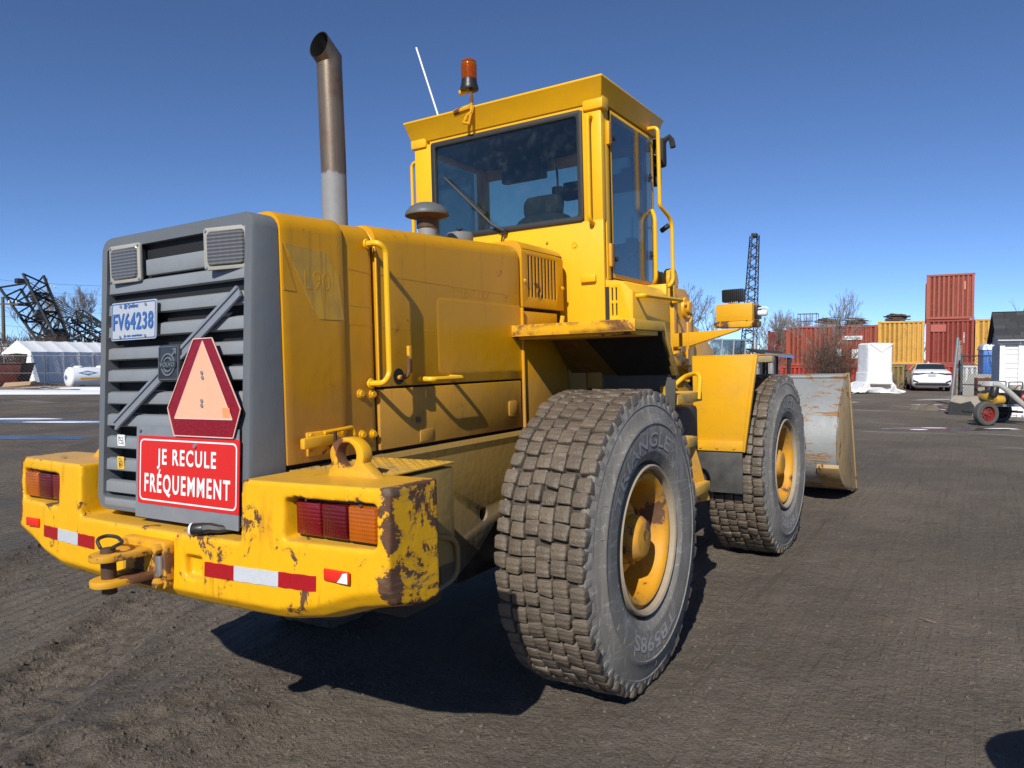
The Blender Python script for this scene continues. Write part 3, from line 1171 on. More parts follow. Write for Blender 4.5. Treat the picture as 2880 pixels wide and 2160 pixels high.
# two stickers on the slats
for yc, zc2, w, h, mt in ((.318, 1.345, .05, .045, 'white_sign'), (.318, 1.255, .045, .05, 'sticker_y')):
    x0 = xg(zc2) + .005
    st = MB().box(x0, x0 + .003, yc - w / 2, yc + w / 2, zc2 - h / 2, zc2 + h / 2).build('sticker', M[mt], loader, smooth=0)
    mb = MB()
    q = lambda y, z: V((x0 - .0006, yc - y, zc2 + z))
    def ln(a, b): mb.bar(q(*a), q(*b), .002, .0008, (1, 0, 0))
    if mt == 'white_sign':
        for a, b in (((-.015, -.012), (.015, -.012)), ((-.015, .01), (.015, .01)), ((-.015, -.012), (-.015, .01)), ((.015, -.012), (.015, .01)), ((-.018, .018), (.018, -.018)), ((-.01, .01), (-.01, .015)), ((.01, .01), (.01, .015)), ((.003, 0), (.011, 0)), ((-.011, 0), (-.004, 0))): ln(a, b)
    else:
        for a, b in (((-.012, -.018), (.006, -.018)), ((-.010, -.018), (-.010, .017)), ((.004, -.018), (.004, .017)), ((-.010, .017), (.004, .017)), ((-.010, .004), (.004, .004)), ((.004, .012), (.014, .004)), ((.014, .004), (.013, -.012)), ((.008, -.012), (.013, -.012)), ((-.006, -.012), (-.006, -.002)), ((-.006, -.002), (0, -.004)), ((0, -.004), (0, -.01)), ((0, -.01), (-.006, -.012))): ln(a, b)
    mb.build('sticker_symbol', M['ink'], st, smooth=0)

# ---------------------------------------------------------------- engine hood
def hood_ring(x, hw, zt, zb, r, n=6):
    pts = [(x, -hw, zb)]
    for k in range(n + 1):
        a = R(180 - 90 * k / n)
        pts.append((x, -hw + r + r * math.cos(a), zt - r + r * math.sin(a)))
    for k in range(n + 1):
        a = R(90 - 90 * k / n)
        pts.append((x, hw - r + r * math.cos(a), zt - r + r * math.sin(a)))
    pts.append((x, hw, zb))
    return pts


def zt(x):
    return 2.186 + .047 * (x + 1.62)


def hood_seg(name, x0, x1, hw, zb, dz=0, r=.075, mat='paint_hood', bev=.004):
    mb = MB()
    N = 8
    mb.loft([hood_ring(x0 + (x1 - x0) * k / N, hw, zt(x0 + (x1 - x0) * k / N) + dz, zb, r) for k in range(N + 1)])
    return mb.build(name, M[mat], loader, bev=bev, smooth=35)


hood_seg('hood_core', -1.63, .55, .458, 1.24, -.012, mat='black', bev=0)
hood_seg('hood_panel', -1.618, -1.306, .482, 1.262, .004)
h2 = hood_seg('hood_panel', -1.302, -1.136, .472, 1.262, -.006)
door = hood_seg('engine_door', -1.118, .038, .480, 1.528, .002)
for s in (-1, 1):
    MB().box(-1.118, .03, s * .455, s * .480, 1.262, 1.518).build('lower_side_panel', M['paint_hood'], loader, bev=.004)
# raised rectangle pressed into the engine door, faded sticker outlines
for s in (-1, 1):
    pr_ = MB()
    pr_.loft([[(x, s * yy, z) for x, z in rrect(.76 - q, .36 - q, .03, 4, -.33, 1.75)] for q, yy in ((0, .4802), (.012, .4813), (.03, .4813))] if s < 0 else [[(x, s * .4802, z) for x, z in rrect(.76, .36, .03, 4, -.33, 1.75)], [(x, s * .4818, z) for x, z in rrect(.75, .35, .03, 4, -.33, 1.75)]])
    pr_.build('door_pressing', M['paint_hood'], door)


def side_line(parent, pts, w=.004, d=.0012, mat='paint_hood', y=-.482):
    mb = MB()
    for a, b in zip(pts[:-1], pts[1:]):
        mb.bar((a[0], y, a[1]), (b[0], y, b[1]), w, d, (0, 1, 0))
    mb.build('old_decal_edge', M[mat], parent, smooth=0)


M['decal'] = paint('scuffed_decal_paint', (.62, .345, .03), rust=.0, dirt=.45, rough=.5, streak=.9)
hp1 = [o for o in loader.children if o.name.startswith('hood_panel')][0]
MB().prism([(-1.60, 2.068), (-1.40, 2.058), (-1.335, 1.97), (-1.312, 1.80), (-1.44, 1.80), (-1.475, 1.84)], 'y', -.4835, -.478).build('old_decal', M['decal'], hp1, smooth=0)
MB().prism([(-1.612, 2.07), (-1.612, 1.90), (-1.552, 1.897)], 'y', -.4836, -.478).build('old_decal', M['paint_hood'], hp1, smooth=0)
me, f = fit_text('L90', .13, .07, -.012, .0003)
MB().mesh_from(me, lambda c: (lambda q: V((-1.445 + q.x, -.4838 - q.z, 1.945 + q.y)))(f(c))).build('ghost_lettering', M['paint_hood'], hp1, smooth=0)
side_line(h2, [(-1.298, 2.012), (-1.14, 2.0)], y=-.4722)
side_line(h2, [(-1.298, 1.865), (-1.14, 1.86)], y=-.4722)
side_line(h2, [(-1.298, 1.79), (-1.14, 1.785)], y=-.4722)
side_line(door, [(-1.1, 2.0), (-.85, 1.995), (-.2, 1.985), (.02, 1.98)], y=-.4802)
side_line(door, [(-1.1, 1.78), (-.72, 1.77)], y=-.4802)
me, f = fit_text('TIMENTRAX', .33, .045, -.012, .0003)
MB().mesh_from(me, lambda c: (lambda q: V((-.43 + q.x, -.4808 - q.z, 1.967 + q.y)))(f(c))).build('ghost_lettering', M['paint_hood'], door, smooth=0)
# yellow edge strip of the engine door and the hand rail
MB().tube(fillet([(-1.12, -.482, 1.53), (-1.12, -.484, 2.10), (-1.12, -.455, 2.165), (-1.12, -.40, 2.205)], .05), .005, 6).build('door_edge', M['paint'], door)
rail = MB().tube(fillet([(-1.17, -.474, 2.118), (-1.17, -.545, 2.118), (-1.135, -.555, 2.09), (-1.135, -.555, 1.58), (-1.165, -.55, 1.545), (-1.175, -.474, 1.545)], .05, 6), .0125, 10).build('hand_rail', M['paint_cab'], loader)
for z in (2.118, 1.545):
    MB().lathe([(.0, -.483), (.022, -.483), (.020, -.490), (.0, -.490)], (-1.17, 0, z), 'y', 12).build('rail_foot', M['paint_cab'], rail)
# L-shaped door lever and small grab handle
lv = MB().tube(fillet([(-.995, -.482, 1.565), (-.995, -.53, 1.565), (-.985, -.535, 1.60)], .02), .010, 8).build('door_lever', M['paint_worn'], loader)
MB().box(-.995, -.975, -.545, -.53, 1.585, 1.70).build('lever_arm', M['paint_worn'], lv, bev=.003)
MB().lathe([(0, -.484), (.035, -.484), (.033, -.481), (0, -.481)], (-.995, 0, 1.57), 'y', 16).build('lever_plate', M['black'], lv)
MB().tube(fillet([(-.86, -.475, 1.555), (-.86, -.56, 1.552), (-.62, -.56, 1.552), (-.62, -.475, 1.556)], .03), .0115, 8).build('grab_handle', M['paint_cab'], loader)
# bolts on the narrow panel and catches on the lower panel
for x, z in ((-1.225, 1.505), (-1.155, 1.50), (-1.222, 1.338), (-1.158, 1.335)):
    mb = MB().lathe([(0, -.489), (.012, -.489), (.012, -.479), (.019, -.478), (.019, -.470), (0, -.470)], (x, 0, z), 'y', 8)
    mb.build('panel_bolt', M['paint'], h2)
lps = [o for o in loader.children if o.name.startswith('lower_side_panel')][0]
MB().box(-.86, -.765, -.4855, -.479, 1.27, 1.325).build('panel_clip', M['paint_hood'], lps, bev=.003)
MB().prism(rrect(.085, .085, .014, 3, -.065, 1.37), 'y', -.486, -.479).build('panel_cap', M['paint_hood'], lps, bev=.003)
# over-centre latch of the rear door
lt = MB().box(-1.53, -1.33, -.492, -.480, 1.285, 1.375).build('latch', M['paint_worn'], loader, bev=.004)
mb = MB().loft([[(-1.58, -.530, 1.318), (-1.58, -.505, 1.318), (-1.58, -.505, 1.358), (-1.58, -.530, 1.358)], [(-1.42, -.520, 1.322), (-1.42, -.497, 1.322), (-1.42, -.497, 1.362), (-1.42, -.520, 1.362)]])
mb.build('latch_lever', M['paint'], lt, bev=.006)
MB().tube(fillet([(-1.46, -.508, 1.37), (-1.36, -.512, 1.375), (-1.305, -.505, 1.378), (-1.30, -.505, 1.345)], .02), .008, 8).build('latch_hook', M['paint'], lt)
MB().cyl((-1.415, -.508, 1.305), (-1.415, -.508, 1.372), .014, n=10).build('latch_pivot', M['rust_pin'], lt)
for x, z in ((-1.515, 1.362), (-1.515, 1.296), (-1.345, 1.362)):
    MB().cyl((x, -.49, z), (x, -.502, z), .010, n=6).build('latch_bolt', M['paint'], lt)

# louvred air-intake box behind the hood and the panel below it
body = MB()
body.loft([hood_ring(x, .486, 2.298 if x < .5 else 2.292, 1.925, .07) for x in (.058, .25, .45, .545)])
cut = []
for i in range(9):
    x = .135 + i * .0385
    cut.append(MB().prism(rrect(.017, .235, .008, 3, x, 2.10), 'y', -.7, -.40))
    bmesh.ops.recalc_face_normals(cut[-1].bm, faces=cut[-1].bm.faces[:])
lb = boolean(body, cut, bev=.004).build('louvre_box', M['paint_hood'], loader, smooth=35)
MB().box(.08, .53, -.4835, -.41, 1.94, 2.25).build('louvre_dark', M['black'], lb)
for x, z in ((.085, 2.07), (.525, 2.06)):
    MB().cyl((x, -.484, z), (x, -.498, z), .011, n=6).build('box_bolt', M['paint'], lb)
MB().box(.075, .47, -.478, .478, 1.82, 1.905).build('filler_panel', M['paint_hood'], loader, bev=.004)
MB().box(.062, .58, -.482, .482, 1.24, 1.815).build('side_panel', M['paint_hood'], loader, bev=.004)
MB().cyl((.48, -.50, 1.835), (.49, -.505, 1.89), .014, n=10).build('panel_catch', M['paint'], loader)
# gutter post between the hood and the side panel
MB().tube([(.047, -.487, 1.26), (.047, -.487, 1.92)], .010, 8).build('hood_post', M['paint_hood'], loader)

# exhaust stack
mb = MB().tube([(-.86, 0, 2.15), (-.86, 0, 2.62), (-.866, 0, 3.04)], .060, 28, False)
ex = mb.build('exhaust_pipe', M['exhaust'], loader, smooth=50)
dirv = V((-.80, 0, .60))


def mitre(p, a):
    k = []
    for i in range(28):
        t = 2 * math.pi * i / 28
        k.append((math.cos(t), math.sin(t)))
    return k


rings = []
base = V((-.866, 0, 3.085))
for i in range(28):
    pass
c28 = [(math.cos(2 * math.pi * i / 28), math.sin(2 * math.pi * i / 28)) for i in range(28)]
r_ = .060
ringA = [V((-.866 + r_ * c, r_ * s_, 3.04)) for c, s_ in c28]
bis = math.tan(R(53) / 2)
ringB = [V((-.866 + r_ * c, r_ * s_, 3.085 + r_ * c * bis)) for c, s_ in c28]
ringC = []
for i, (c, s_) in enumerate(c28):
    p = ringB[i]
    t = (-.945 + .22 * (p.z - 3.06) - p.x) / (dirv.x - .22 * dirv.z)
    ringC.append(p + dirv * t)
mb = MB().loft([ringA, ringB, ringC], True, False)
mb.build('exhaust_elbow', M['exhaust'], ex, smooth=30)
cen = sum(ringC, V()) / 28
inner = [[cen + (p - cen) * .93 + V((-.0, 0, 0)) for p in ringC], [cen + (p - cen) * .90 - dirv * .08 for p in ringC], [cen + (p - cen) * .5 - dirv * .11 for p in ringC]]
MB().loft([ringC, inner[0], inner[1], inner[2]], True, False).build('exhaust_mouth', M['soot'], ex, smooth=30)

# mushroom pre-cleaner and filler can on the hood
pc = MB().cyl((-.15, 0, 2.20), (-.15, 0, 2.40), .052, n=24).build('precleaner', M['exhaust'], loader)
MB().cyl((-.15, 0, 2.385), (-.15, 0, 2.455), .060, n=24).build('precleaner_neck', M['rust_pin'], pc)
MB().lathe([(.062, 2.435), (.118, 2.450), (.122, 2.456)], (-.15, 0, 0), 'z', 32).build('precleaner_mesh', M['rust_pin'], pc)
MB().lathe([(.122, 2.452), (.124, 2.458), (.116, 2.478), (.095, 2.502), (.06, 2.520), (.02, 2.527), (.0, 2.528)], (-.15, 0, 0), 'z', 32).build('precleaner_cap', paint('weathered_grey_cap', (.11, .115, .12), rust=.42, dirt=.2, rough=.45), pc, smooth=50)
cn = MB().lathe([(0, 2.32), (.078, 2.32), (.080, 2.33), (.080, 2.385), (.074, 2.398), (0, 2.40)], (.16, 0, 0), 'z', 28).build('filler_can', paint('grey_can', (.17, .17, .165), rust=.3, dirt=.3, rough=.6), loader, smooth=35)
MB().cyl((.16, 0, 2.24), (.16, 0, 2.33), .05, n=16).build('can_neck', M['dark'], cn)
MB().lathe([(0, 2.425), (.022, 2.425), (.022, 2.418), (.008, 2.415), (.008, 2.395)], (.16, 0, 0), 'z', 14).build('can_knob', M['plastic'], cn)

# ---------------------------------------------------------------- rear frame, chassis, axle
fp = [(-1.56, 1.0), (-1.2, 1.215), (-1.0, 1.215), (.35, 1.215), (.35, .95), (.05, .86), (-.30, .80), (-.47, .68), (-.66, .60), (-1.25, .62), (-1.52, .80)]
for s in (-1, 1):
    hole = MB().lathe([(.035, -.8), (.035, .8)], (-.405, 0, .863), 'y', 16)
    bmesh.ops.holes_fill(hole.bm, edges=hole.bm.edges[:])
    boolean(MB().prism(fp, 'y', s * .505, s * .47), [hole], bev=.005).build('frame_plate', M['paint_frame'], loader)
mb = MB()
mb.loft([[(x, s_ * yy, z) for s_, yy, z in ((-1, .505, 1.19), (-1, .512, 1.225), (-1, .50, 1.243), (-1, .44, 1.245), (1, .44, 1.245), (1, .50, 1.243), (1, .512, 1.225), (1, .505, 1.19))] for x in (-1.5, -.6, .34)])
mb.build('frame_top', M['paint_frame'], loader)
MB().box(-1.5, 1.2, -.42, .42, .74, 1.19).build('engine_block', M['dark'], loader, bev=.02)
MB().box(-.35, .35, -.30, .30, .45, .95).build('axle_housing', M['dark'], loader, bev=.05)
MB().lathe([(.16, -.98), (.16, -.5), (.22, -.3), (.22, .3), (.16, .5), (.16, .98)], (0, 0, .72), 'y', 20).build('axle', M['dark'], loader)
# battery box with chequer-plate lid behind the counterweight
bb = MB().box(-1.45, -1.18, -.90, -.50, .86, 1.225).build('battery_box', M['paint_frame'], loader, bev=.006)
lid = MB().box(-1.60, -1.175, -.905, -.44, 1.236, 1.243).build('box_lid', M['paint_step'], bb, bev=.002)
mb = MB()
for i in range(13):
    for j in range(12):
        x, y = -1.585 + i * .032, -.89 + j * .036
        a = .7 if (i + j) % 2 else -.7
        mb.bar((x - .009 * math.cos(a), y - .009 * math.sin(a), 1.2445), (x + .009 * math.cos(a), y + .009 * math.sin(a), 1.2445), .005, .003)
mb.build('lid_tread', M['paint_step'], bb, kind='stuff')
MB().box(-1.44, -1.20, -.86, -.52, .70, .86).build('box_bottom', M['rubber'], bb, bev=.03)
MB().tube(fillet([(-1.30, -.90, .98), (-1.19, -.915, .95), (-1.17, -.90, .80), (-1.28, -.88, .77)], .05), .010, 8).build('box_strap', M['paint_frame'], bb)

# ---------------------------------------------------------------- platform and rear fender
def plate3(name, pts, th, mat, parent, bev=.004):
    """flat plate through a 3D polygon, thickened along its normal"""
    pts = [V(p) for p in pts]
    n = (pts[1] - pts[0]).cross(pts[2] - pts[0]).normalized()
    return MB().loft([pts, [p + n * th for p in pts]]).build(name, mat, parent, bev=bev)


pf = MB().prism([(-.05, -.475), (-.05, -1.19), (.36, -1.19), (.62, -1.02), (.68, -.72), (.62, -.475)], 'z', 1.765, 1.815).build('platform', M['paint_step'], loader, bev=.004)
MB().box(-.056, -.048, -1.192, -.45, 1.757, 1.818).build('platform_edge', paint('platform_edge_paint', YEL, rust=.28, dirt=.3, edge=.2), pf, bev=.002)
MB().box(-.02, .30, -1.175, -.50, 1.74, 1.765).build('platform_rib', M['paint_worn'], pf, bev=.004)
fd = plate3('rear_fender', [(.33, -.50, 1.762), (.33, -1.188, 1.762), (.62, -1.15, 1.53), (.62, -.50, 1.53)], .012, paint('dirt_and_shade_fender_paint', (.13, .075, .012), rust=.3, dirt=.5), loader)  # yellow darkened in the colour for the platform's shade, with some dirt
plate3('fender_shade_liner', [(.322, -.72, 1.756), (.322, -1.18, 1.756), (.612, -1.145, 1.525), (.612, -.80, 1.525)], .004, plain('undercoat_and_shade_black', (.012, .011, .010), .85, var=.5, bump=.5), fd, 0)  # black sheet: undercoat plus painted-in shade beneath the platform
plate3('fender_lip', [(.34, -1.192, 1.80), (.36, -1.192, 1.815), (.655, -1.165, 1.52), (.60, -1.165, 1.52)], .03, M['paint_step'], fd)
plate3('mud_flap', [(.625, -.52, 1.535), (.625, -1.155, 1.535), (.66, -1.13, 1.30), (.66, -.52, 1.30)], .01, plain('dusty_rubber_flap', (.075, .072, .066), .85, var=.3, bump=.4), fd)
MB().box(.60, 1.45, -.60, .60, 1.15, 1.80).build('cab_base', M['paint_frame'], loader, bev=.02)

# ---------------------------------------------------------------- cab
CX0, CX1, CW = .64, 1.50, .715
cabm = M['paint_cab']
lowr = MB().box(CX0, CX0 + .03, -CW, CW, 1.825, 2.47).build('cab_rear_wall', cabm, loader, bev=.005)
for s in (-1, 1):
    y0, y1 = (-CW, -.588) if s < 0 else (.563, CW)
    MB().box(CX0, CX0 + .06, y0, y1, 2.465, 3.145).build('rear_pillar', cabm, loader, bev=.008)
    MB().box(CX0 + .055, CX0 + .115, s * CW, s * (CW - .05), 2.10, 3.16).build('side_pillar', cabm, loader, bev=.006)
    MB().box(1.43, 1.50, s * CW, s * (CW - .06), 2.10, 3.16).build('front_pillar', cabm, loader, bev=.008)
MB().box(CX0, CX0 + .05, -.60, .58, 3.135, 3.185).build('window_header', cabm, loader, bev=.004)
# roof: flared cap
rf_ = MB()
def rr_(x0, x1, hw, z): return [(x0, -hw, z), (x1, -hw, z), (x1, hw, z), (x0, hw, z)]
rf_.loft([rr_(.63, 1.54, .725, 3.165), rr_(.582, 1.60, .752, 3.285), rr_(.575, 1.612, .757, 3.292), rr_(.575, 1.612, .757, 3.303), rr_(.60, 1.58, .73, 3.312)])
roof = rf_.build('cab_roof', cabm, loader, bev=.004)
for s in (-1, 1):
    MB().box(.622, .72, s * .735, s * .60, 3.125, 3.205).build('roof_corner', cabm, roof, bev=.012)
MB().box(.68, 1.48, -.66, .66, 3.135, 3.166).build('headliner', M['liner'], roof)
# rear window: seal and tinted pane
sl = MB().prism(rrect(1.155, .675, .02, 4, -.013, 2.806), 'x', CX0 - .012, CX0 + .02)
seal = boolean(sl, [MB().prism(rrect(1.085, .605, .02, 4, -.013, 2.806), 'x', .5, .8)], bev=.004).build('window_seal', M['rubber'], loader)
MB().prism(rrect(1.10, .62, .02, 4, -.013, 2.806), 'x', CX0 + .002, CX0 + .008).build('rear_window', M['glass'], seal, smooth=0)
# sides: door with pane on the right, fixed pane on the left
for s in (-1, 1):
    fr = MB().prism([(.755, 2.125), (1.44, 2.125), (1.44, 3.155), (.755, 3.155)], 'y', s * (CW + .004), s * (CW - .026))
    fr = boolean(fr, [MB().prism([(.79, 2.16), (1.405, 2.16), (1.405, 3.115), (.79, 3.115)], 'y', s * .9, s * .5)], bev=.005)
    dr = fr.build('cab_door', cabm, loader)
    MB().prism([(.775, 2.15), (1.415, 2.15), (1.415, 3.125), (.775, 3.125)], 'y', s * (CW + .006), s * (CW + .011)).build('door_pane', M['glass'], dr, smooth=0)
    for z in (2.98, 2.24):
        MB().cyl((.79, s * (CW + .006), z), (.79, s * (CW + .026), z), .015, n=10).build('pane_stud', M['plastic'], dr)
    for z in (2.86, 2.33):
        MB().box(1.36, 1.412, s * (CW + .012), s * (CW + .017), z - .03, z + .03).build('pane_clip', M['plastic'], dr, bev=.002)
        MB().cyl((1.39, s * (CW + .012), z), (1.39, s * (CW + .028), z), .010, n=8).build('pane_stud', M['plastic'], dr)
    for z in (3.0, 2.26):
        hg = MB().box(.712, .752, s * CW, s * (CW + .018), z - .07, z + .07).build('door_hinge', M['paint_worn'], dr, bev=.004)
        MB().cyl((.742, s * (CW + .016), z - .065), (.742, s * (CW + .016), z + .065), .012, n=8).build('hinge_knuckle', M['rust_pin'], dr)
    MB().box(.748, .756, s * CW, s * (CW + .006), 2.10, 3.15).build('door_gap', M['black'], dr)
    MB().box(CX0 + .03, 1.50, s * CW, s * (CW - .03), 1.825, 2.12).build('cab_side_wall', cabm, loader, bev=.005)
# front of the cab
MB().box(1.47, 1.50, -CW, CW, 1.825, 2.45).build('cab_front_wall', cabm, loader, bev=.005)
MB().box(1.46, 1.50, -.66, .66, 3.06, 3.16).build('windscreen_header', cabm, loader, bev=.004)
MB().box(1.476, 1.482, -.66, .66, 2.45, 3.06).build('windscreen', M['glass'], loader, smooth=0)
MB().box(.66, 1.47, -.68, .68, 1.80, 1.84).build('cab_floor', M['rubber'], loader)
MB().box(1.30, 1.46, -.62, .62, 1.84, 2.24).build('dashboard', M['plastic'], loader, bev=.03)
# interior: seat, steering wheel, mirror, wiper motor band, console
seat = MB().loft([[(1.00, y, z) for y, z in rrect(.50, .55, .13, 5, -.13, 2.34)], [(.90, y, z) for y, z in rrect(.46, .52, .15, 5, -.13, 2.36)]]).build('seat_back', M['seat'], loader, bev=.03)
MB().loft([[(.985, y, z) for y, z in rrect(.30, .17, .06, 4, -.13, 2.66)], [(.91, y, z) for y, z in rrect(.27, .15, .06, 4, -.13, 2.665)]]).build('headrest', M['seat'], seat, bev=.02)
MB().box(.92, 1.40, -.38, .12, 2.02, 2.14).build('seat_cushion', M['seat'], seat, bev=.04)
MB().box(.80, 1.1, -.64, -.44, 1.84, 2.30).build('side_console', M['plastic'], loader, bev=.03)
mb = MB().tube([(1.33, -.1, 2.2), (1.25, -.1, 2.45)], .03, 10)
stw = mb.build('steering_column', M['plastic'], loader)
ringp = [V((1.25, -.1, 2.46)) + Matrix.Rotation(R(-25), 3, 'Y') @ V((.19 * math.cos(2 * math.pi * k / 24), .19 * math.sin(2 * math.pi * k / 24), 0)) for k in range(25)]
MB().tube(ringp, .014, 8, False).build('steering_wheel', M['plastic'], stw)
MB().box(1.40, 1.45, -.66, -.05, 2.80, 2.93).build('sun_visor', M['liner'], loader, bev=.01)
MB().cyl((1.38, -.02, 2.75), (1.38, -.02, 2.90), .045, n=12).build('wiper_motor', M['plastic'], loader, bev=.008)
MB().tube([(1.38, -.02, 2.88), (1.30, -.06, 2.98), (1.26, -.06, 3.13)], .008, 6).build('fan_bracket', M['plastic'], loader)
MB().box(1.30, 1.36, .05, .42, 2.97, 3.12).build('overhead_radio', M['plastic'], loader, bev=.01)
MB().tube([(1.05, -.64, 2.36), (1.30, -.62, 2.30), (1.42, -.60, 2.31)], .012, 8).build('arm_rail', M['plastic'], loader)
MB().tube(fillet([(1.38, -.58, 2.34), (1.28, -.62, 2.24), (1.24, -.64, 2.16), (1.32, -.66, 2.12), (1.40, -.62, 2.22), (1.38, -.60, 2.40), (1.40, -.60, 2.62)], .05), .007, 6).build('cable', M['rubber'], loader)
MB().box(1.33, 1.40, -.64, -.57, 2.36, 2.46).build('switch_box', M['plastic'], loader, bev=.006)
# outside mirror in front of the windscreen, seen through the door pane
mr = MB().prism(rrect(.30, .17, .02, 3, -.55, 2.95), 'x', 1.66, 1.70).build('mirror', M['plastic'], loader, bev=.01)
MB().tube([(1.69, -.50, 2.98), (1.60, -.70, 3.02), (1.52, -.72, 3.05)], .01, 6).build('mirror_arm', M['plastic'], mr)
# left mirror arm/door check seen on the far side
mr2 = MB().prism(rrect(.26, .17, .02, 3, .95, 2.62), 'x', 1.62, 1.66).build('mirror', M['plastic'], loader, bev=.01)
MB().tube([(1.64, .9, 2.65), (1.50, .72, 2.7)], .01, 6).build('mirror_arm', M['plastic'], mr2)
# rails outside the cab
MB().tube(fillet([(.655, -.652, 3.085), (.585, -.652, 3.085), (.585, -.652, 2.46), (.655, -.652, 2.445)], .05), .013, 10).build('grab_rail', cabm, loader)
MB().tube(fillet([(.70, .71, 3.06), (.70, .79, 3.06), (.70, .79, 2.30), (.70, .71, 2.30)], .05), .013, 10).build('grab_rail', cabm, loader)
MB().tube(fillet([(1.37, -.72, 3.185), (1.37, -.80, 3.185), (1.375, -.80, 2.70), (1.375, -.80, 2.66), (1.525, -.83, 2.58), (1.525, -.83, 2.16), (1.50, -.81, 2.12), (1.36, -.72, 2.10)], .06, 6), .0135, 10).build('entry_rail', cabm, loader)
MB().tube(fillet([(1.415, -.73, 2.64), (1.36, -.77, 2.58), (1.355, -.77, 2.16), (1.40, -.73, 2.12)], .06), .0135, 10).build('door_rail', cabm, loader)
# black awning/work lamp bundle at the roof front and a strap
al = MB().box(1.58, 1.66, -.76, -.50, 2.98, 3.18).build('roof_lamp_bundle', M['cover_cloth'], loader, bev=.02)
MB().tube([(1.62, -.75, 3.16), (1.63, -.785, 3.185), (1.64, -.80, 3.16), (1.64, -.81, 3.11)], .022, 6).build('torn_strap', M['cover_cloth'], al)
MB().tube([(1.56, -.74, 2.52), (1.60, -.78, 2.56)], .018, 8).build('door_stop', M['plastic'], loader)
# roof items: beacon on its pipe bracket, antenna
bk = MB().tube(fillet([(.585, .245, 3.30), (.585, .18, 3.305), (.585, .178, 3.36), (.585, .19, 3.42), (.60, .225, 3.425)], .03), .012, 8).build('beacon_bracket', M['paint_worn'], loader)
MB().cyl((.585, .32, 3.293), (.585, .19, 3.302), .020, n=10).build('bracket_clamp', M['paint_worn'], bk)
MB().tube([(.57, .16, 3.30), (.565, .17, 3.26), (.57, .21, 3.24), (.56, .23, 3.20), (.565, .19, 3.19), (.56, .17, 3.25)], .013, 6).build('bracket_hook', M['paint_worn'], bk)
MB().cyl((.60, .28, 3.418), (.60, .20, 3.425), .018, n=10).build('beacon_joint', M['paint_worn'], bk)
MB().lathe([(0, 3.412), (.060, 3.42), (.062, 3.43), (.056, 3.452), (.051, 3.475), (.051, 3.49), (0, 3.49)], (.60, .205, 0), 'z', 24).build('beacon_base', M['plastic'], bk, smooth=40)
MB().lathe([(.051, 3.488), (.053, 3.58), (.050, 3.603), (.038, 3.615), (0, 3.618)], (.60, .205, 0), 'z', 28).build('beacon_dome', M['dome'], bk, smooth=50)
MB().cyl((.60, .205, 3.49), (.60, .205, 3.58), .022, n=12).build('beacon_lamp', M['lens_amber'], bk)
MB().tube([(.62, .478, 3.30), (.62, .655, 3.815)], .0062, 8).build('antenna', M['white'], loader)
# wiper and washer hose on the rear window
wp = MB().tube([(CX0 - .028, -.03, 2.47), (CX0 - .03, .06, 2.52), (CX0 - .03, .34, 2.79), (CX0 - .03, .44, 2.885)], .008, 6, radii=[.012, .011, .006, .005]).build('wiper_arm', M['plastic'], loader)
MB().bar((CX0 - .022, .12, 2.60), (CX0 - .022, .45, 2.89), .008, .014, (0, 0, 1)).build('wiper_blade', M['rubber'], wp)
MB().cyl((CX0 - .005, -.03, 2.47), (CX0 - .035, -.03, 2.47), .017, n=10).build('wiper_pivot', M['plastic'], wp)
MB().tube([(CX0 - .03, -.02, 2.46), (CX0 - .022, 0.0, 2.40), (CX0 - .01, .0, 2.30), (CX0 - .004, .0, 2.2)], .006, 6).build('washer_hose', M['rubber'], wp)
# small fittings on the rear wall of the cab
MB().box(CX0 - .025, CX0, -.665, -.565, 2.095, 2.14).build('wall_bracket', cabm, loader, bev=.006)
MB().lathe([(.0, CX0 - .004), (.014, CX0 - .004), (.016, CX0), (.018, CX0 - .003), (.020, CX0)], (0, -.52, 2.33), 'x', 16).build('wall_plug', cabm, loader)
MB().cyl((CX0, -.33, 2.37), (CX0 - .014, -.33, 2.37), .008, n=6).build('wall_bolt', cabm, loader)
MB().box(.648, .668, -.735, -.71, 1.84, 2.06).build('door_seal_strip', M['rubber'], loader)

# ---------------------------------------------------------------- step box under the cab door
bx = MB().loft([[(.662, -.70, 1.82), (.662, -.885, 1.82), (.662, -.885, 2.022), (.662, -.82, 2.088), (.662, -.70, 2.105)],
                [(1.30, -.70, 1.60), (1.30, -.885, 1.60), (1.30, -.885, 2.022), (1.30, -.82, 2.088), (1.30, -.70, 2.105)]])
cut = []
for i in range(3):
    for z0, z1 in ((1.975, 2.055), (1.885, 1.96)):
        cut.append(MB().prism(rrect(.011, z1 - z0, .005, 3, -.728 - i * .026, (z0 + z1) / 2), 'x', .60, .70))
        bmesh.ops.recalc_face_normals(cut[-1].bm, faces=cut[-1].bm.faces[:])
bx = boolean(bx, cut, bev=.004).build('step_box', cabm, loader)
MB().box(.672, .68, -.80, -.715, 1.87, 2.07).build('step_box_dark', M['black'], bx)
mb = MB()
for i in range(30):
    x = .72 + i * .018
    mb.bar((x, -.728, 2.1035), (x + .02, -.815, 2.0915), .006, .004)
mb.build('step_tread', cabm, bx, kind='stuff')
MB().tube(fillet([(.72, -.882, 2.0), (.72, -.935, 2.0), (1.36, -.955, 2.005), (1.36, -.882, 2.0)], .04), .013, 8).build('step_handle', cabm, bx)
MB().cyl((.66, -.74, 1.835), (.648, -.74, 1.835), .008, n=6).build('box_bolt', cabm, bx)
MB().box(.60, 1.32, -.70, -.60, 1.45, 1.82).build('tank_side', M['paint_frame'], loader, bev=.01)
MB().box(1.30, 1.34, -.86, -.55, 1.58, 2.12).build('tank_front_strip', cabm, loader, bev=.006)
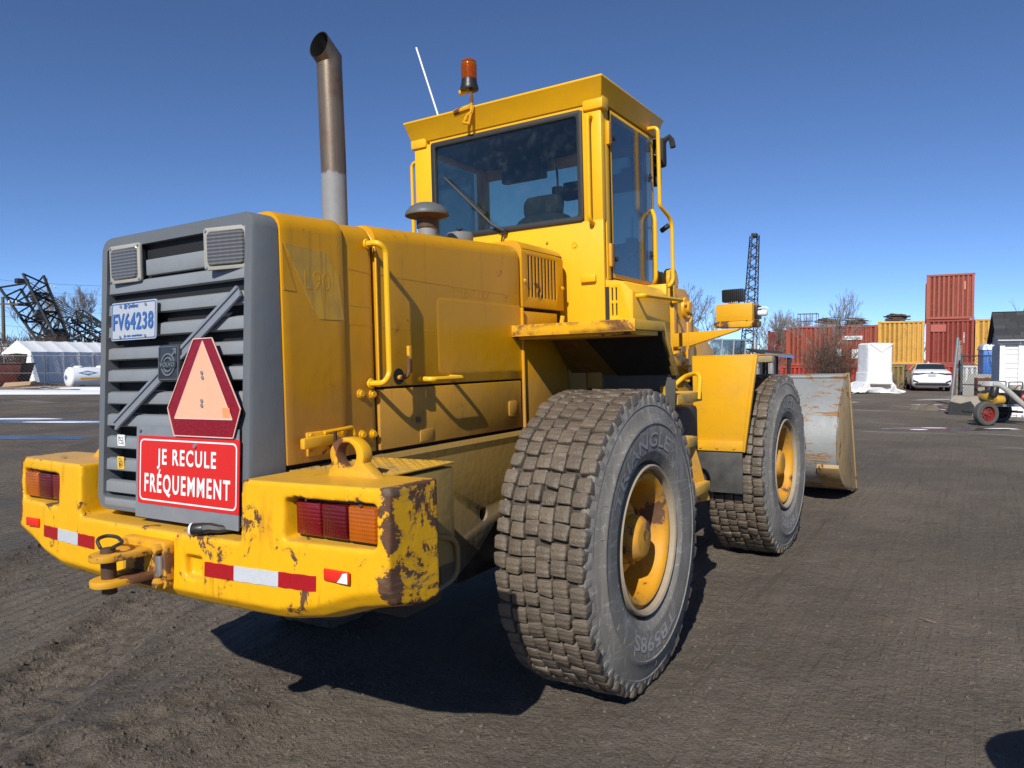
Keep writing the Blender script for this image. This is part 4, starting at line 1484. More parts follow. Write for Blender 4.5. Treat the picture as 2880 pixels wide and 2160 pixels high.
# ladder between the wheels
LX = -.085
MB().bar((.74 + LX, -1.07, 1.47), (.92 + LX, -1.06, 1.06), .03, .075, (1, 0, 0)).build('ladder_rail', M['paint_step'], loader, bev=.005)
MB().bar((.92 + LX, -1.06, 1.06), (1.06 + LX, -1.10, .74), .03, .09, (1, 0, 0)).build('ladder_rail', M['paint_step'], loader, bev=.005)
gdl = [(1.10, -1.05, 1.08), (1.13, -1.12, 1.08), (1.33, -1.15, .70), (1.02, -1.02, .70)]
MB().loft([[(x + LX, y, z) for x, y, z in gdl], [(x + LX + .02, y + .02, z) for x, y, z in gdl]]).build('ladder_guard', paint('rusty_ladder_paint', (.62, .31, .03), rust=.5, dirt=.7), loader, bev=.004)
for x0, x1, y0, y1, z in ((.80, 1.26, -1.13, -.92, 1.375), (.90, 1.15, -1.13, -.95, 1.10), (1.0, 1.30, -1.16, -.98, .80)):
    stp = MB().box(x0 + LX, x1 + LX, y0, y1, z - .03, z + .03).build('ladder_step', M['paint_step'], loader, bev=.005)
    mb = MB()
    for k in range(8):
        xx = x0 + LX + (x1 - x0) * (k + .5) / 8
        mb.bar((xx, y0 + .02, z + .031), (xx, y1 - .02, z + .031), .008, .006)
    mb.build('step_tread', M['paint_step'], stp, kind='stuff')
MB().tube(fillet([(1.10, -1.13, 1.36), (1.13, -1.135, 1.50), (1.16, -1.10, 1.525), (1.22, -1.0, 1.50), (1.16, -.90, 1.40)], .04), .0145, 10).build('ladder_loop', cabm, loader)
MB().box(.95, 1.5, -1.0, -.80, .62, 1.30).build('hydraulic_tank', M['dark'], loader, bev=.03)
MB().box(1.2, 1.9, -.42, .42, .5, 1.75).build('waist_joint', M['dark'], loader, bev=.04)

# ---------------------------------------------------------------- front frame, lift arms, bucket
def fpart(mb, name, mat, parent=loader, bev=0, seg=2, smooth=30, kind=None):
    if bev: mb.bevel(bev, seg)
    mb.xform(FR)
    return mb.build(name, mat, parent, smooth=smooth, kind=kind)


fm = M['paint_front']
tower = [(2.30, .55), (2.30, 2.17), (2.34, 2.19), (2.54, 2.19), (2.62, 2.14), (2.675, 2.05), (2.72, 1.9), (2.74, 1.5), (2.95, 1.1), (3.4, .95), (3.4, .55)]
for s in (-1, 1):
    fpart(MB().prism(tower, 'y', s * .55, s * .515), 'tower_plate', fm, bev=.006)
    for x, z in ((2.524, 2.037), (2.48, 1.509)):
        b = fpart(MB().lathe([(0, s * .60), (.045, s * .60), (.052, s * .592), (.052, s * .575), (.085, s * .57), (.09, s * .55)], (x, 0, z), 'y', 18), 'pivot_cap', fm)
        for k in range(3):
            a = R(40 + 120 * k)
            fpart(MB().cyl((x + .072 * math.cos(a), s * .565, z + .072 * math.sin(a)), (x + .072 * math.cos(a), s * .59, z + .072 * math.sin(a)), .014, n=6), 'cap_bolt', fm, b)
    # lift arm: shaded curved plate behind the fender
    arm = [(2.40, 2.10), (2.52, 2.17), (2.66, 2.12), (2.80, 1.965), (3.05, 1.885), (3.31, 1.78), (3.48, 1.70), (3.60, 1.58), (3.66, 1.45), (4.2, 1.0), (4.75, .55), (4.95, .42), (4.9, .28), (4.7, .30), (4.1, .72), (3.3, 1.2), (2.7, 1.55), (2.42, 1.95)]
    fpart(MB().prism(arm, 'y', s * .46, s * .39), 'lift_arm', fm, bev=.008)
    fpart(MB().cyl((2.48, s * .5, 1.50), (4.0, s * .5, .85), .07, n=16), 'lift_cylinder', M['dark'])
fpart(MB().tube([(2.60, -.45, 2.0), (2.585, -.575, 1.99), (2.56, -.59, 1.95), (2.50, -.59, 1.90), (2.47, -.585, 1.85), (2.47, -.58, 1.60)], .009, 6), 'grease_pipe', fm)
fpart(MB().box(2.44, 2.50, -.575, -.55, 1.645, 1.675), 'pipe_clip', fm, bev=.003)
# vertical strip in front of the cab and small wedge
fpart(MB().box(2.20, 2.26, -.58, -.50, 1.60, 2.20), 'front_strip', fm, bev=.005)
fpart(MB().prism([(2.02, 1.62), (2.24, 1.70), (2.24, 1.56), (2.10, 1.56)], 'y', -.62, -.50), 'wedge_bracket', fm, bev=.005)
# cross tube at the top between cab and tower
fpart(MB().cyl((2.42, -.40, 2.255), (2.42, .40, 2.255), .085, n=24), 'cross_tube', fm, bev=.006)
for y0, y1 in ((-.50, -.44), (-.36, -.30)):
    pts = [(2.42 + .105 * math.cos(R(a)), 2.255 + .105 * math.sin(R(a))) for a in range(-30, 211, 20)] + [(2.33, 2.12), (2.52, 2.12)]
    fpart(MB().prism(pts, 'y', y0, y1), 'tube_lug', fm, bev=.008)
fpart(MB().lathe([(0, -.52), (.05, -.52), (.06, -.51), (.06, -.49)], (2.42, 0, 2.255), 'y', 18), 'tube_cap', fm)
fpart(MB().box(1.9, 3.5, -.50, .50, .55, 1.25), 'front_chassis', M['dark'], bev=.03)
fpart(MB().lathe([(.16, -.98), (.16, -.5), (.22, -.3), (.22, .3), (.16, .5), (.16, .98)], (3.0, 0, .72), 'y', 20), 'front_axle', M['dark'])
# front fenders
for s in (-1, 1):
    def fy(y): return s * y
    pl_ = MB()
    rear = [(2.19, fy(.722), 1.630), (2.19, fy(1.205), 1.630), (2.20, fy(1.10), .905), (2.20, fy(.722), .905)]
    pl_.loft([[V(p) for p in rear], [V(p) + V((.012, 0, 0)) for p in rear]])
    fo = fpart(pl_, 'front_fender', fm, bev=.004)
    fpart(MB().loft([[(2.185, fy(1.195), 1.632), (2.185, fy(1.222), 1.632), (2.195, fy(1.115), .90), (2.195, fy(1.088), .90)], [(2.225, fy(1.195), 1.632), (2.225, fy(1.222), 1.632), (2.235, fy(1.115), .90), (2.235, fy(1.088), .90)]]), 'fender_edge', fm, fo, bev=.004)
    fpart(MB().box(2.19, 3.35, fy(.722), fy(1.20), 1.625, 1.637), 'fender_top', fm, fo, bev=.004)
    fpart(MB().box(2.182, 2.196, fy(.73), fy(1.105), .905, .985), 'fender_strip', fm, fo, bev=.003)
    fl = MB().box(2.197, 2.209, fy(.73), fy(1.095), .585, .915)
    fpart(fl, 'mud_flap', plain('grey_black_flap', (.060, .058, .055), .6, var=.95, scale=7, bump=.3), fo, bev=.003)
    for k in range(3):
        y = .78 + k * .13
        fpart(MB().cyl((2.184, fy(y), .935), (2.172, fy(y), .935), .013, n=8), 'fender_bolt', fm, fo)
# work-lamp arm, box and lamp (right and left)
for s in (-1, 1):
    am = MB().loft([[(2.15, s * .58, 1.815), (2.15, s * 1.11, 1.832), (2.15, s * 1.08, 1.815), (2.15, s * .71, 1.712), (2.15, s * .58, 1.712)], [(2.21, s * .58, 1.815), (2.21, s * 1.11, 1.832), (2.21, s * 1.08, 1.815), (2.21, s * .71, 1.712), (2.21, s * .58, 1.712)]])
    ao = fpart(am, 'lamp_arm', fm, bev=.004)
    fpart(MB().box(2.14, 2.22, s * .70, s * .715, 1.69, 1.90), 'arm_flange', fm, ao, bev=.003)
    bo_ = fpart(MB().loft([[(2.14, s * .918, 1.842), (2.36, s * .918, 1.842), (2.36, s * 1.205, 1.838), (2.14, s * 1.205, 1.838)], [(2.14, s * .912, 1.885), (2.36, s * .912, 1.885), (2.36, s * 1.212, 1.885), (2.14, s * 1.212, 1.885)]]), 'lamp_tray', M['paint_worn'], bev=.004)
    fpart(MB().box(2.15, 2.35, s * .93, s * 1.20, 1.887, 2.018), 'lamp_box', fm, bo_, bev=.005)
    fpart(MB().box(2.20, 2.33, s * 1.20, s * 1.222, 1.90, 2.0), 'lamp_socket', M['plastic'], bo_, bev=.004)
    fpart(MB().cyl((2.24, s * 1.22, 1.94), (2.24, s * 1.285, 1.94), .022, n=12), 'marker_lamp', M['white'], bo_, bev=.003)
    fpart(MB().tube([(2.24, s * 1.22, 1.975), (2.235, s * 1.27, 1.985), (2.24, s * 1.295, 1.97)], .006, 6), 'wire', M['white'], bo_)
    fpart(MB().box(2.20, 2.26, s * 1.01, s * 1.08, 2.018, 2.035), 'lamp_foot', M['steel'], bo_, bev=.003)
    lw = fpart(MB().prism(rrect(.168, .098, .015, 3, s * 1.045, 2.082), 'x', 2.20, 2.245), 'flood_lamp', M['plastic'], bev=.004)
    for k in range(11):
        y = s * (1.045 - .075 + k * .015)
        fpart(MB().box(2.182, 2.201, y - .0025, y + .0025, 2.038, 2.126), 'cooling_fin', M['plastic'], lw, smooth=0)
# bucket: shell along the measured profile, side plates, cutting edge
prof = [(5.76, 1.405), (5.60, 1.36), (5.22, 1.03), (5.12, .85), (5.075, .68), (5.07, .53), (5.11, .41), (5.20, .30), (5.36, .20), (5.62, .10), (5.95, .035), (6.24, .004)]
offs = []
for i, (x, z) in enumerate(prof):
    a = prof[max(0, i - 1)]
    b = prof[min(len(prof) - 1, i + 1)]
    d_ = V((b[0] - a[0], 0, b[1] - a[1])).normalized()
    n_ = V((d_.z, 0, -d_.x))
    if n_.x < 0 or True: n_ = V((-d_.z, 0, d_.x))
    offs.append((x + n_.x * .022, z + n_.z * .022))
sh = MB()
YB = 1.262
ys_ = [-YB + 2 * YB * k / 12 for k in range(13)]
sh.loft([[(x, y, z) for x, z in prof] + [(x, y, z) for x, z in offs[::-1]] for y in ys_])
bk_ = fpart(sh, 'bucket', M['bucket'], smooth=50)
for s in (-1, 1):
    sp_ = [(5.76, 1.40)] + prof[1:] + [(6.22, .03), (6.12, .5), (5.98, .95), (5.80, 1.40)]
    fpart(MB().prism(sp_[1:-1] + [(5.80, 1.40), (5.74, 1.402)], 'y', s * YB, s * (YB - .02)), 'bucket_side', M['bucket_in'], bk_, bev=.003)
    fpart(MB().loft([[(5.77, s * (YB - .03), 1.41), (5.77, s * (YB + .012), 1.41), (5.82, s * (YB + .012), 1.41), (5.82, s * (YB - .03), 1.41)], [(6.20, s * (YB - .03), .02), (6.20, s * (YB + .012), .02), (6.25, s * (YB + .012), .02), (6.25, s * (YB - .03), .02)]]), 'bucket_side_edge', M['bucket_in'], bk_, bev=.003)
    fpart(MB().prism([(5.10, .44), (5.085, .40), (5.19, .285), (5.35, .19), (5.5, .13), (5.5, .17), (5.36, .24), (5.2, .34)], 'y', s * (YB + .004), s * (YB - .22)), 'wear_plate', M['bucket_in'], bk_, bev=.003)
fpart(MB().prism([(5.9, .03), (6.27, -.004), (6.27, .012), (5.95, .05)], 'y', -YB - .01, YB + .01), 'cutting_edge', M['rust_pin'], bk_, bev=.002)
fpart(MB().tube([(5.60, -YB, 1.372), (5.60, YB, 1.372)], .02, 6), 'bucket_lip', M['bucket'], bk_)
fpart(MB().prism([(5.05, .35), (5.0, .5), (4.95, .9), (5.1, 1.0), (5.3, 1.1), (5.2, .35)], 'y', -.5, -.36), 'bucket_ear', M['bucket'], bk_, bev=.01)
fpart(MB().prism([(5.05, .35), (5.0, .5), (4.95, .9), (5.1, 1.0), (5.3, 1.1), (5.2, .35)], 'y', .36, .5), 'bucket_ear', M['bucket'], bk_, bev=.01)

# ---------------------------------------------------------------- wheels
def tyre_profile():
    outer = [(.370, -.185), (.392, -.205), (.405, -.220), (.425, -.227), (.432, -.235), (.445, -.235), (.50, -.243), (.555, -.244), (.572, -.243), (.576, -.248), (.588, -.247), (.594, -.240), (.632, -.233), (.664, -.222), (.668, -.226), (.680, -.222), (.700, -.214), (.716, -.208)]
    full = outer + [(.712, -.200), (.712, .200)] + [(r, -a) for r, a in outer[::-1]]
    return full


def tread_mesh(w, l, h, kind):
    """one tread block centred on angle 0 at the top of the tyre: x = around, y = across, z = out"""
    rb, rt = .706, .708 + h
    mb = MB()
    if kind == 'shoulder':
        base = [(-l * .5, -w * .40), (-l * .42, -w * .50), (l * .30, -w * .50), (l * .5, -w * .38), (l * .48, w * .40), (l * .38, w * .50), (-l * .40, w * .48), (-l * .5, w * .38)]
    else:
        base = [(-l * .5, -w * .43), (-l * .44, -w * .5), (l * .45, -w * .49), (l * .5, -w * .42), (l * .49, w * .43), (l * .42, w * .5), (-l * .42, w * .49), (-l * .49, w * .43)]
    lv = [(1.0, rb - .01), (1.0, rt - .010), (.965, rt - .002), (.86, rt)]
    mb.loft([[(x * k, y * k, zz) for x, y in base] for k, zz in lv])
    return mb.mesh('tread_block', M['tread'], 60)


COLS = [(-.179, .076, 'shoulder'), (-.102, .0695, 'mid'), (-.028, .0685, 'mid'), (.045, .0685, 'mid'), (.118, .0685, 'mid'), (.190, .064, 'shoulder')]
NROW = 60
BLK = []
for ci, (yc, w, kd) in enumerate(COLS):
    vv = []
    for v_ in range(5):
        rnd = random.Random(ci * 10 + v_)
        me = tread_mesh(w * rnd.uniform(.94, 1.0), .0680 * rnd.uniform(.94, 1.05), .029 + .012 * rnd.random(), kd)
        for v in me.vertices:
            q = noise.noise_vector((v.co.x * 30 + ci * 3, v.co.y * 30 + v_ * 5, v.co.z * 12))
            v.co += V((q.x * .010, q.y * .009, q.z * .006))
        vv.append(me)
    BLK.append(vv)


def sag(c, flat):
    """slight flattening where the tyre carries the load"""
    if c.z < -flat:
        k = (-flat - c.z)
        return V((c.x * (1 + k * .3), c.y * (1 + k * .9), -flat - k * .15))
    return c


def wheel(pos, rz, right, detail, rot0):
    """rim mesh is the wheel; tyre, hub and tread blocks are its pieces. local axis y, outer side -y"""
    sgn = 1 if right else -1
    prof_rim = [(.372, -.190), (.371, -.222), (.364, -.228), (.352, -.222), (.347, -.200), (.346, -.180)]
    mb = MB().lathe([(r, a * sgn) for r, a in prof_rim], n=72)
    lip_mesh = mb
    rim = MB().lathe([(r, a * sgn) for r, a in [(.347, -.178), (.330, -.172), (.327, -.196), (.320, -.202), (.306, -.198), (.292, -.180), (.286, -.150), (.280, -.08), (.277, .01), (.262, .045), (.20, .050), (.10, .05)]], n=64)
    RM = M['rim'] if abs(pos[0]) < .5 else M['rim2']
    wo = rim.build('wheel', RM, loader, smooth=40)
    wo.location = pos
    wo.rotation_euler = (0, 0, rz)
    lip_mesh.build('rim_lip', M['rim_lip'], wo, smooth=40)
    MB().lathe([(.37, .19), (.31, .18), (.30, .05), (.27, .05)] if right else [(.37, -.19), (.31, -.18), (.30, -.05), (.27, -.05)], n=40).build('rim_inner', M['dark'], wo)
    hub = MB().lathe([(r, a * sgn) for r, a in [(.215, .05), (.208, -.03), (.198, -.062), (.172, -.082), (.150, -.085), (.136, -.080), (.133, -.105), (.127, -.112), (.117, -.114), (.114, -.160), (.092, -.188), (.080, -.192), (0, -.192)]], n=36)
    ho = hub.build('hub', RM, wo, smooth=35)
    for k in range(3):
        a = R(25 + 120 * k)
        MB().cyl((.122 * math.cos(a), -.10 * sgn, .122 * math.sin(a)), (.122 * math.cos(a), -.135 * sgn, .122 * math.sin(a)), .015, n=8).build('hub_plug', RM, wo, bev=.003)
    for k in range(12):
        a = 2 * math.pi * k / 12
        MB().cyl((.238 * math.cos(a), .045 * sgn, .238 * math.sin(a)), (.238 * math.cos(a), .005 * sgn, .238 * math.sin(a)), .018, n=6).build('wheel_nut', M['dark'], wo)
    pf_ = tyre_profile()
    ty = MB().lathe([(r, a * sgn) for r, a in pf_], n=112)
    ty.xform(lambda c: sag(c, .706))
    to = ty.build('tyre', [M['tyre'], M['mud_base']], wo, smooth=50)
    for p_ in to.data.polygons:
        if abs(p_.center.y) < .199: p_.material_index = 1
    if detail:
        # raised side-wall lettering and ribs
        for body, a0, span, r0, r1 in (('TRIANGLE', R(108), R(92), .462, .535), ('TB598S', R(268), R(64), .462, .535)):
            me, f = fit_text(body, 1, 1, .014, .0)
            mb = MB()

            def mp(c):
                q = f(c)
                ang = a0 - q.x * span
                r = (r0 + r1) / 2 + q.y * (r1 - r0)
                y = -.2365 - .0075 * smooth01((r - .445) / .11) - .004
                return sag(V((r * math.cos(ang), y, r * math.sin(ang))), .706)
            ed = text_mesh(body, 1, 0, .006)
            mb.mesh_from(me, mp)
            mb.build('side_lettering', plain('worn_tyre_lettering', (.33, .32, .30), .8, var=.3), wo, smooth=0)
        rnd = random.Random(5)
        for k in range(26):
            a = 2 * math.pi * (k + rnd.random() * .5) / 26
            ra, rb_ = rnd.choice(((.445, .56), (.60, .66), (.44, .50)))
            pts = []
            for q in range(5):
                r = ra + (rb_ - ra) * q / 4
                y = -.2355 - .0085 * smooth01((r - .445) / .11) + (.022 * smooth01((r - .59) / .08))
                pts.append((r * math.cos(a + q * .008), y - .0005, r * math.sin(a + q * .008)))
            MB().tube(pts, .0009, 4).build('mould_line', M['rim_lip'], wo)
        # shoulder lugs on the edge of the side wall
        for k in range(NROW):
            a = 2 * math.pi * (k + .5) / NROW + rot0
            mb = MB()
            ww = .019
            pts = []
            for q, (r, y) in enumerate(((.672, -.223), (.716, -.212), (.728, -.195))):
                c, s_ = math.cos(a), math.sin(a)
                t_ = V((-s_, 0, c)) * ww * (1 - .12 * q)
                pts.append([V((r * c, y - .002, r * s_)) - t_, V((r * c, y - .002, r * s_)) + t_, V(((r - .012) * c, y + .02, (r - .012) * s_)) + t_, V(((r - .012) * c, y + .02, (r - .012) * s_)) - t_])
            mb.loft(pts)
            mb.xform(lambda c: sag(c, .722))
            mb.build('shoulder_lug', M['tyre'], wo, bev=.003)
        rest = MB()
        nvis = 0
        for k in range(NROW):
            for ci, (yc, w, kd) in enumerate(COLS):
                rnd = random.Random(ci * 100 + k)
                ang = rot0 + 2 * math.pi * (k + (.0, .20, .05, .24, .08, .26)[ci] + (.07 if k % 2 else -.0) + .05 * math.sin(k * 2.1 + ci * 1.3)) / NROW
                yy = yc + .005 * math.sin(k * 1.7)
                me = rnd.choice(BLK[ci])
                dn = math.cos(ang)
                dz = (-.955 - dn) * .55 if dn < -.955 else 0   # blocks under load are pressed in
                # ten rows on the far leading edge of the tyre are joined, the others are single blocks
                if 17 <= k <= 26:
                    m3 = Matrix.Rotation(ang, 3, 'Y')
                    rest.mesh_from(me, lambda c: m3 @ c + V((0, yy, dz)))
                    continue
                o = bpy.data.objects.new('tread_block', me)
                link(o, wo)
                o.location = (0, yy, dz)
                o.rotation_euler = (0, ang, 0)
        rest.build('tread_leading_edge', M['tread'], wo, kind='stuff')
    else:
        mb = MB()
        for ci, (yc, w, kd) in enumerate(COLS):
            for k in range(NROW):
                ang = rot0 + 2 * math.pi * (k + .5 * (ci % 2)) / NROW
                m3 = Matrix.Rotation(ang, 3, 'Y')
                mb.mesh_from(BLK[ci][k % 3], lambda c: sag(m3 @ (c + V((0, yc * sgn, 0))), .722))
        mb.build('tread', M['tread'], wo, kind='stuff')
    return wo


WY = -1.005
wheel((0, WY, .722), 0, True, True, .0)
fc = FR((3.0, WY, .722))
wheel(fc, PH, True, True, .03)
wheel((0, -WY, .722), 0, False, False, .01)
fc2 = FR((3.0, -WY, .722))
wheel(fc2, PH, False, False, .02)

# ================================================================== THE YARD BEHIND
YA = R(31.899)
CA_, SA_ = math.cos(YA), math.sin(YA)


def yard(d, r, z=0.0):
    """yard axes: d runs from the loader's tail towards the container wall, r across it"""
    return V((-3.461 + CA_ * d + SA_ * r, -2.547 + SA_ * d - CA_ * r, z))


def place(o, d, r, z=0.0, a=0.0):
    """local x = across (r), local y = away (d)"""
    o.location = yard(d, r, z)
    o.rotation_euler = (0, 0, YA - math.pi / 2 + a)
    return o


def gz(d, r):
    p = yard(d, r)
    return ground_z(p.x, p.y)


# ---------------------------------------------------------------- shipping containers
def cont_mat(name, c, rust):
    return paint(name, c, rust=rust, dirt=.35, rough=.55, streak=.35, bumpy=.3, var=.2)


CM = {'red': cont_mat('faded_red_container', (.33, .072, .042), .14), 'brick': cont_mat('brick_red_container', (.29, .052, .034), .18),
      'pale': cont_mat('pale_red_container', (.37, .095, .062), .10), 'yellow': cont_mat('yellow_container', (.64, .36, .07), .22), 'bright': cont_mat('bright_red_container', (.48, .04, .025), .12), 'white': cont_mat('white_container', (.66, .66, .65), .1), 'olive': cont_mat('olive_container', (.25, .19, .06), .25)}


def corrug(x0, x1, y, z0, z1, depth, pitch):
    """vertical trapezoid corrugation as a folded sheet"""
    pts = []
    n = max(2, round((x1 - x0) / pitch))
    p = (x1 - x0) / n
    for i in range(n):
        b = x0 + i * p
        pts += [(b, 0), (b + p * .36, 0), (b + p * .5, depth), (b + p * .86, depth)]
    pts.append((x1, 0))
    return MB().loft([[(x, y + q, z0) for x, q in pts], [(x, y + q, z1) for x, q in pts]], False, False)


def container(label, d, r, z, L, H, cm, a=0.0, W=2.4, group=None):
    """front face on local y=0, from x=0 to x=L"""
    root = empty('shipping_container')
    tag(root, label, 'container', group)
    place(root, d, r, z, a)
    m = CM[cm]
    corrug(.12, L - .12, .03, .14, H - .12, .06, .26).build('side_wall', m, root, smooth=0)
    mb = corrug(.12, W - .12, .03, .14, H - .12, .06, .26)
    mb.xform(lambda c: V((c.y, W - c.x, c.z)))
    mb.build('end_wall', m, root, smooth=0)
    mb = corrug(.12, W - .12, .03, .14, H - .12, .06, .26)
    mb.xform(lambda c: V((L - c.y, c.x, c.z)))
    mb.build('end_wall', m, root, smooth=0)
    for x in (0, L - .13):
        MB().box(x, x + .13, 0, .12, .10, H - .10).build('corner_post', m, root, smooth=0)
        MB().box(x, x + .13, W - .12, W, .10, H - .10).build('corner_post', m, root, smooth=0)
        for y in (-.004, W - .13):
            for zz in (0, H - .115):
                MB().box(x - .004, x + .16, y, y + .15, zz, zz + .115).build('corner_casting', M['dark'] if False else m, root, bev=.01)
    MB().box(.13, L - .13, .003, .10, .02, .15).build('bottom_rail', m, root, smooth=0)
    MB().box(.13, L - .13, .003, .08, H - .12, H - .01).build('top_rail', m, root, smooth=0)
    MB().box(.05, L - .05, .05, W - .05, H - .04, H - .02).build('roof', m, root, smooth=0)
    MB().box(.05, L - .05, .09, W - .05, .15, H - .13).build('inner_lining', m, root, smooth=0)
    return root


ang20 = R(31)
AE = R(-29.2)
c20 = container('long faded red container with black lettering on a pale strip', 47.7, 17.7, 1.22, 5.25, 2.52, 'red', -ang20)
sgn_ = MB().box(3.35, 4.45, -.006, -.002, 1.62, 1.86).build('name_strip', M['white_sign'], c20, smooth=0)
me, f = fit_text('RETRIFOND', 1.0, .15, .015)
MB().mesh_from(me, lambda c: (lambda q: V((3.9 + q.x, -.008, 1.74 + q.y)))(f(c))).build('name_lettering', M['ink'], c20, smooth=0)
for x0, x1, z0, z1 in ((2.95, 3.3, .55, 1.1), (3.85, 4.35, .45, 1.08)):
    MB().prism([(x0, z0 + .05), (x0 + .1, z0), (x1, z0 + .1), (x1 - .03, z1), (x0 + .02, z1 - .06)], 'y', .020, .026).build('white_patch', M['white_sign'], c20, smooth=0)
cy1 = container('yellow container in the upper row beside the brick red one', 46.27, 22.87, 1.32, 2.56, 2.68, 'yellow', AE, 6.0)
cr2 = container('brick red container with vines on its edge, under the tall stacked one', 44.98, 25.18, 1.32, 2.48, 2.70, 'brick', AE, 6.0)
cr3 = container('pale red container standing alone on top of the container wall', 44.98, 25.16, 4.04, 2.48, 2.72, 'pale', AE + R(.5), 6.0)
for zz, h in ((1.75, .5),):
    MB().box(1.95, 2.04, -.004, .0, zz, zz + h).build('number_strip', plain('faded_orange_print', (.55, .22, .13), .7), cr3, smooth=0)
me, f = fit_text('N73853', .60, .07, .01)
MB().mesh_from(me, lambda c: (lambda q: V((1.98 - q.y, -.006, 1.62 + q.x)))(f(c))).build('number_lettering', M['white_sign'], cr2, smooth=0)
MB().box(.24, 1.05, -.003, .0, 1.98, 2.42).build('faded_panel', plain('faded_pink_panel', (.40, .10, .075), .7, var=.3), cr2, smooth=0)
cy2 = container('yellow container overgrown with bare vines behind the grey shed', 43.9, 27.5, 1.32, 2.5, 2.72, 'yellow', AE, 6.0)
container('bright red low container under the long faded red one', 47.8, 17.3, -.12, 5.2, 1.32, 'bright', -ang20)
container('olive low container between two red ones at ground level', 46.3, 21.9, -.12, 2.4, 1.40, 'olive', AE)
container('bright red low container beside the white car', 45.0, 24.1, -.12, 2.5, 1.40, 'bright', AE)
container('white low container behind the white car', 43.7, 26.4, -.12, 2.4, 1.40, 'white', AE)
container('dull red container end peeping out behind the long container', 56.0, 20.2, 0, 1.8, 3.9, 'brick')


# ---------------------------------------------------------------- bare trees and brush
def twig_mat(name, c):
    return plain(name, c, .9, var=.35, scale=3, bump=0)


TW = {'grey': twig_mat('grey_bark', (.20, .18, .16)), 'brown': twig_mat('brown_twigs', (.11, .075, .055)), 'dark': twig_mat('dark_bark', (.045, .038, .033)), 'tan': twig_mat('dry_tan_twigs', (.20, .15, .10))}


def grow(mb, p, d, L, r, lev, rnd, up=.12, spread=.6, nmin=2, nmax=4, rmin=.006):
    n = 4
    pts = [p]
    q = d.copy()
    for i in range(n):
        q = (q + V((rnd.gauss(0, .10), rnd.gauss(0, .10), rnd.gauss(0, .05) + up * .25))).normalized()
        pts.append(pts[-1] + q * (L / n))
    mb.tube(pts, r, 4 if lev else 3, False, [max(rmin, r * (1 - .55 * i / n)) for i in range(n + 1)])
    if lev <= 0: return
    for k in range(rnd.randint(nmin, nmax)):
        t = rnd.uniform(.35, 1.0)
        i = min(n - 1, int(t * n))
        b = pts[i].lerp(pts[i + 1], t * n - i)
        ax = V((rnd.gauss(0, 1), rnd.gauss(0, 1), rnd.gauss(0, .6))).normalized()
        nd = (q + ax * spread + V((0, 0, up))).normalized()
        grow(mb, b, nd, L * rnd.uniform(.5, .78), max(rmin, r * .52), lev - 1, rnd, up, spread, nmin, nmax, rmin)
    if lev > 1 or rnd.random() < .7:
        grow(mb, pts[-1], q, L * .62, max(rmin, r * .45), lev - 1, rnd, up, spread, nmin, nmax, rmin)


def bare_tree(label, d, r, h, seed, mat='grey', lev=5, z=0, trunk_r=.09, spread=.6, group=None, rmin=.010, stems=1, cat='tree'):
    rnd = random.Random(seed)
    root = empty('bare_tree' if cat == 'tree' else 'bare_shrub')
    tag(root, label, cat, group)
    place(root, d, r, z)
    tr = MB()
    cr = MB()
    for s_ in range(stems):
        a = rnd.uniform(0, 6.28)
        o_ = V((math.cos(a), math.sin(a), 0)) * (.06 * h * (s_ > 0) * rnd.random())
        lean = V((math.cos(a) * .22 * (stems > 1), math.sin(a) * .22 * (stems > 1), 1)).normalized()
        th = h * .30
        top = o_ + lean * th
        tr.tube([o_, o_ + lean * th * .5 + V((.02, .01, 0)), top], trunk_r, 6, False, [trunk_r, trunk_r * .8, trunk_r * .62])
        for k in range(3 if stems == 1 else 2):
            ax = V((rnd.gauss(0, .5), rnd.gauss(0, .5), 1)).normalized()
            grow(cr, top - lean * th * .25 * k, ax, h * .30, trunk_r * .55, lev - 1, rnd, .12, spread, 2, 3, rmin)
    tr.build('trunk', TW[mat], root)
    cr.build('crown', TW[mat], root, smooth=0)
    return root


def thicket(label, d, r, w, h, n, seed, mat='brown', dep=1.0, z=0, rmin=.007, lev=2):
    rnd = random.Random(seed)
    root = empty('bare_shrub')
    tag(root, label, 'shrub')
    place(root, d, r, z)
    cr = MB()
    st = MB()
    for k in range(n):
        x = rnd.gauss(0, .33) * w
        y = rnd.gauss(0, .3) * dep
        hh = h * rnd.uniform(.4, 1.0) * (1 - .45 * min(1, abs(x) / w))
        dv = V((rnd.gauss(0, .25) + .25 * x / w, rnd.gauss(0, .25), 1)).normalized()
        (st if k < 8 else cr).tube([(x, y, -.05), (x + dv.x * hh * .15, y + dv.y * .1, hh * .2)], .02, 4, False)
        grow(cr, V((x, y, -.05)), dv, hh * .55, .018, lev, rnd, .06, .75, 2, 4, rmin)
    st.build('stem', TW[mat], root)
    cr.build('crown', TW[mat], root, smooth=0)
    return root


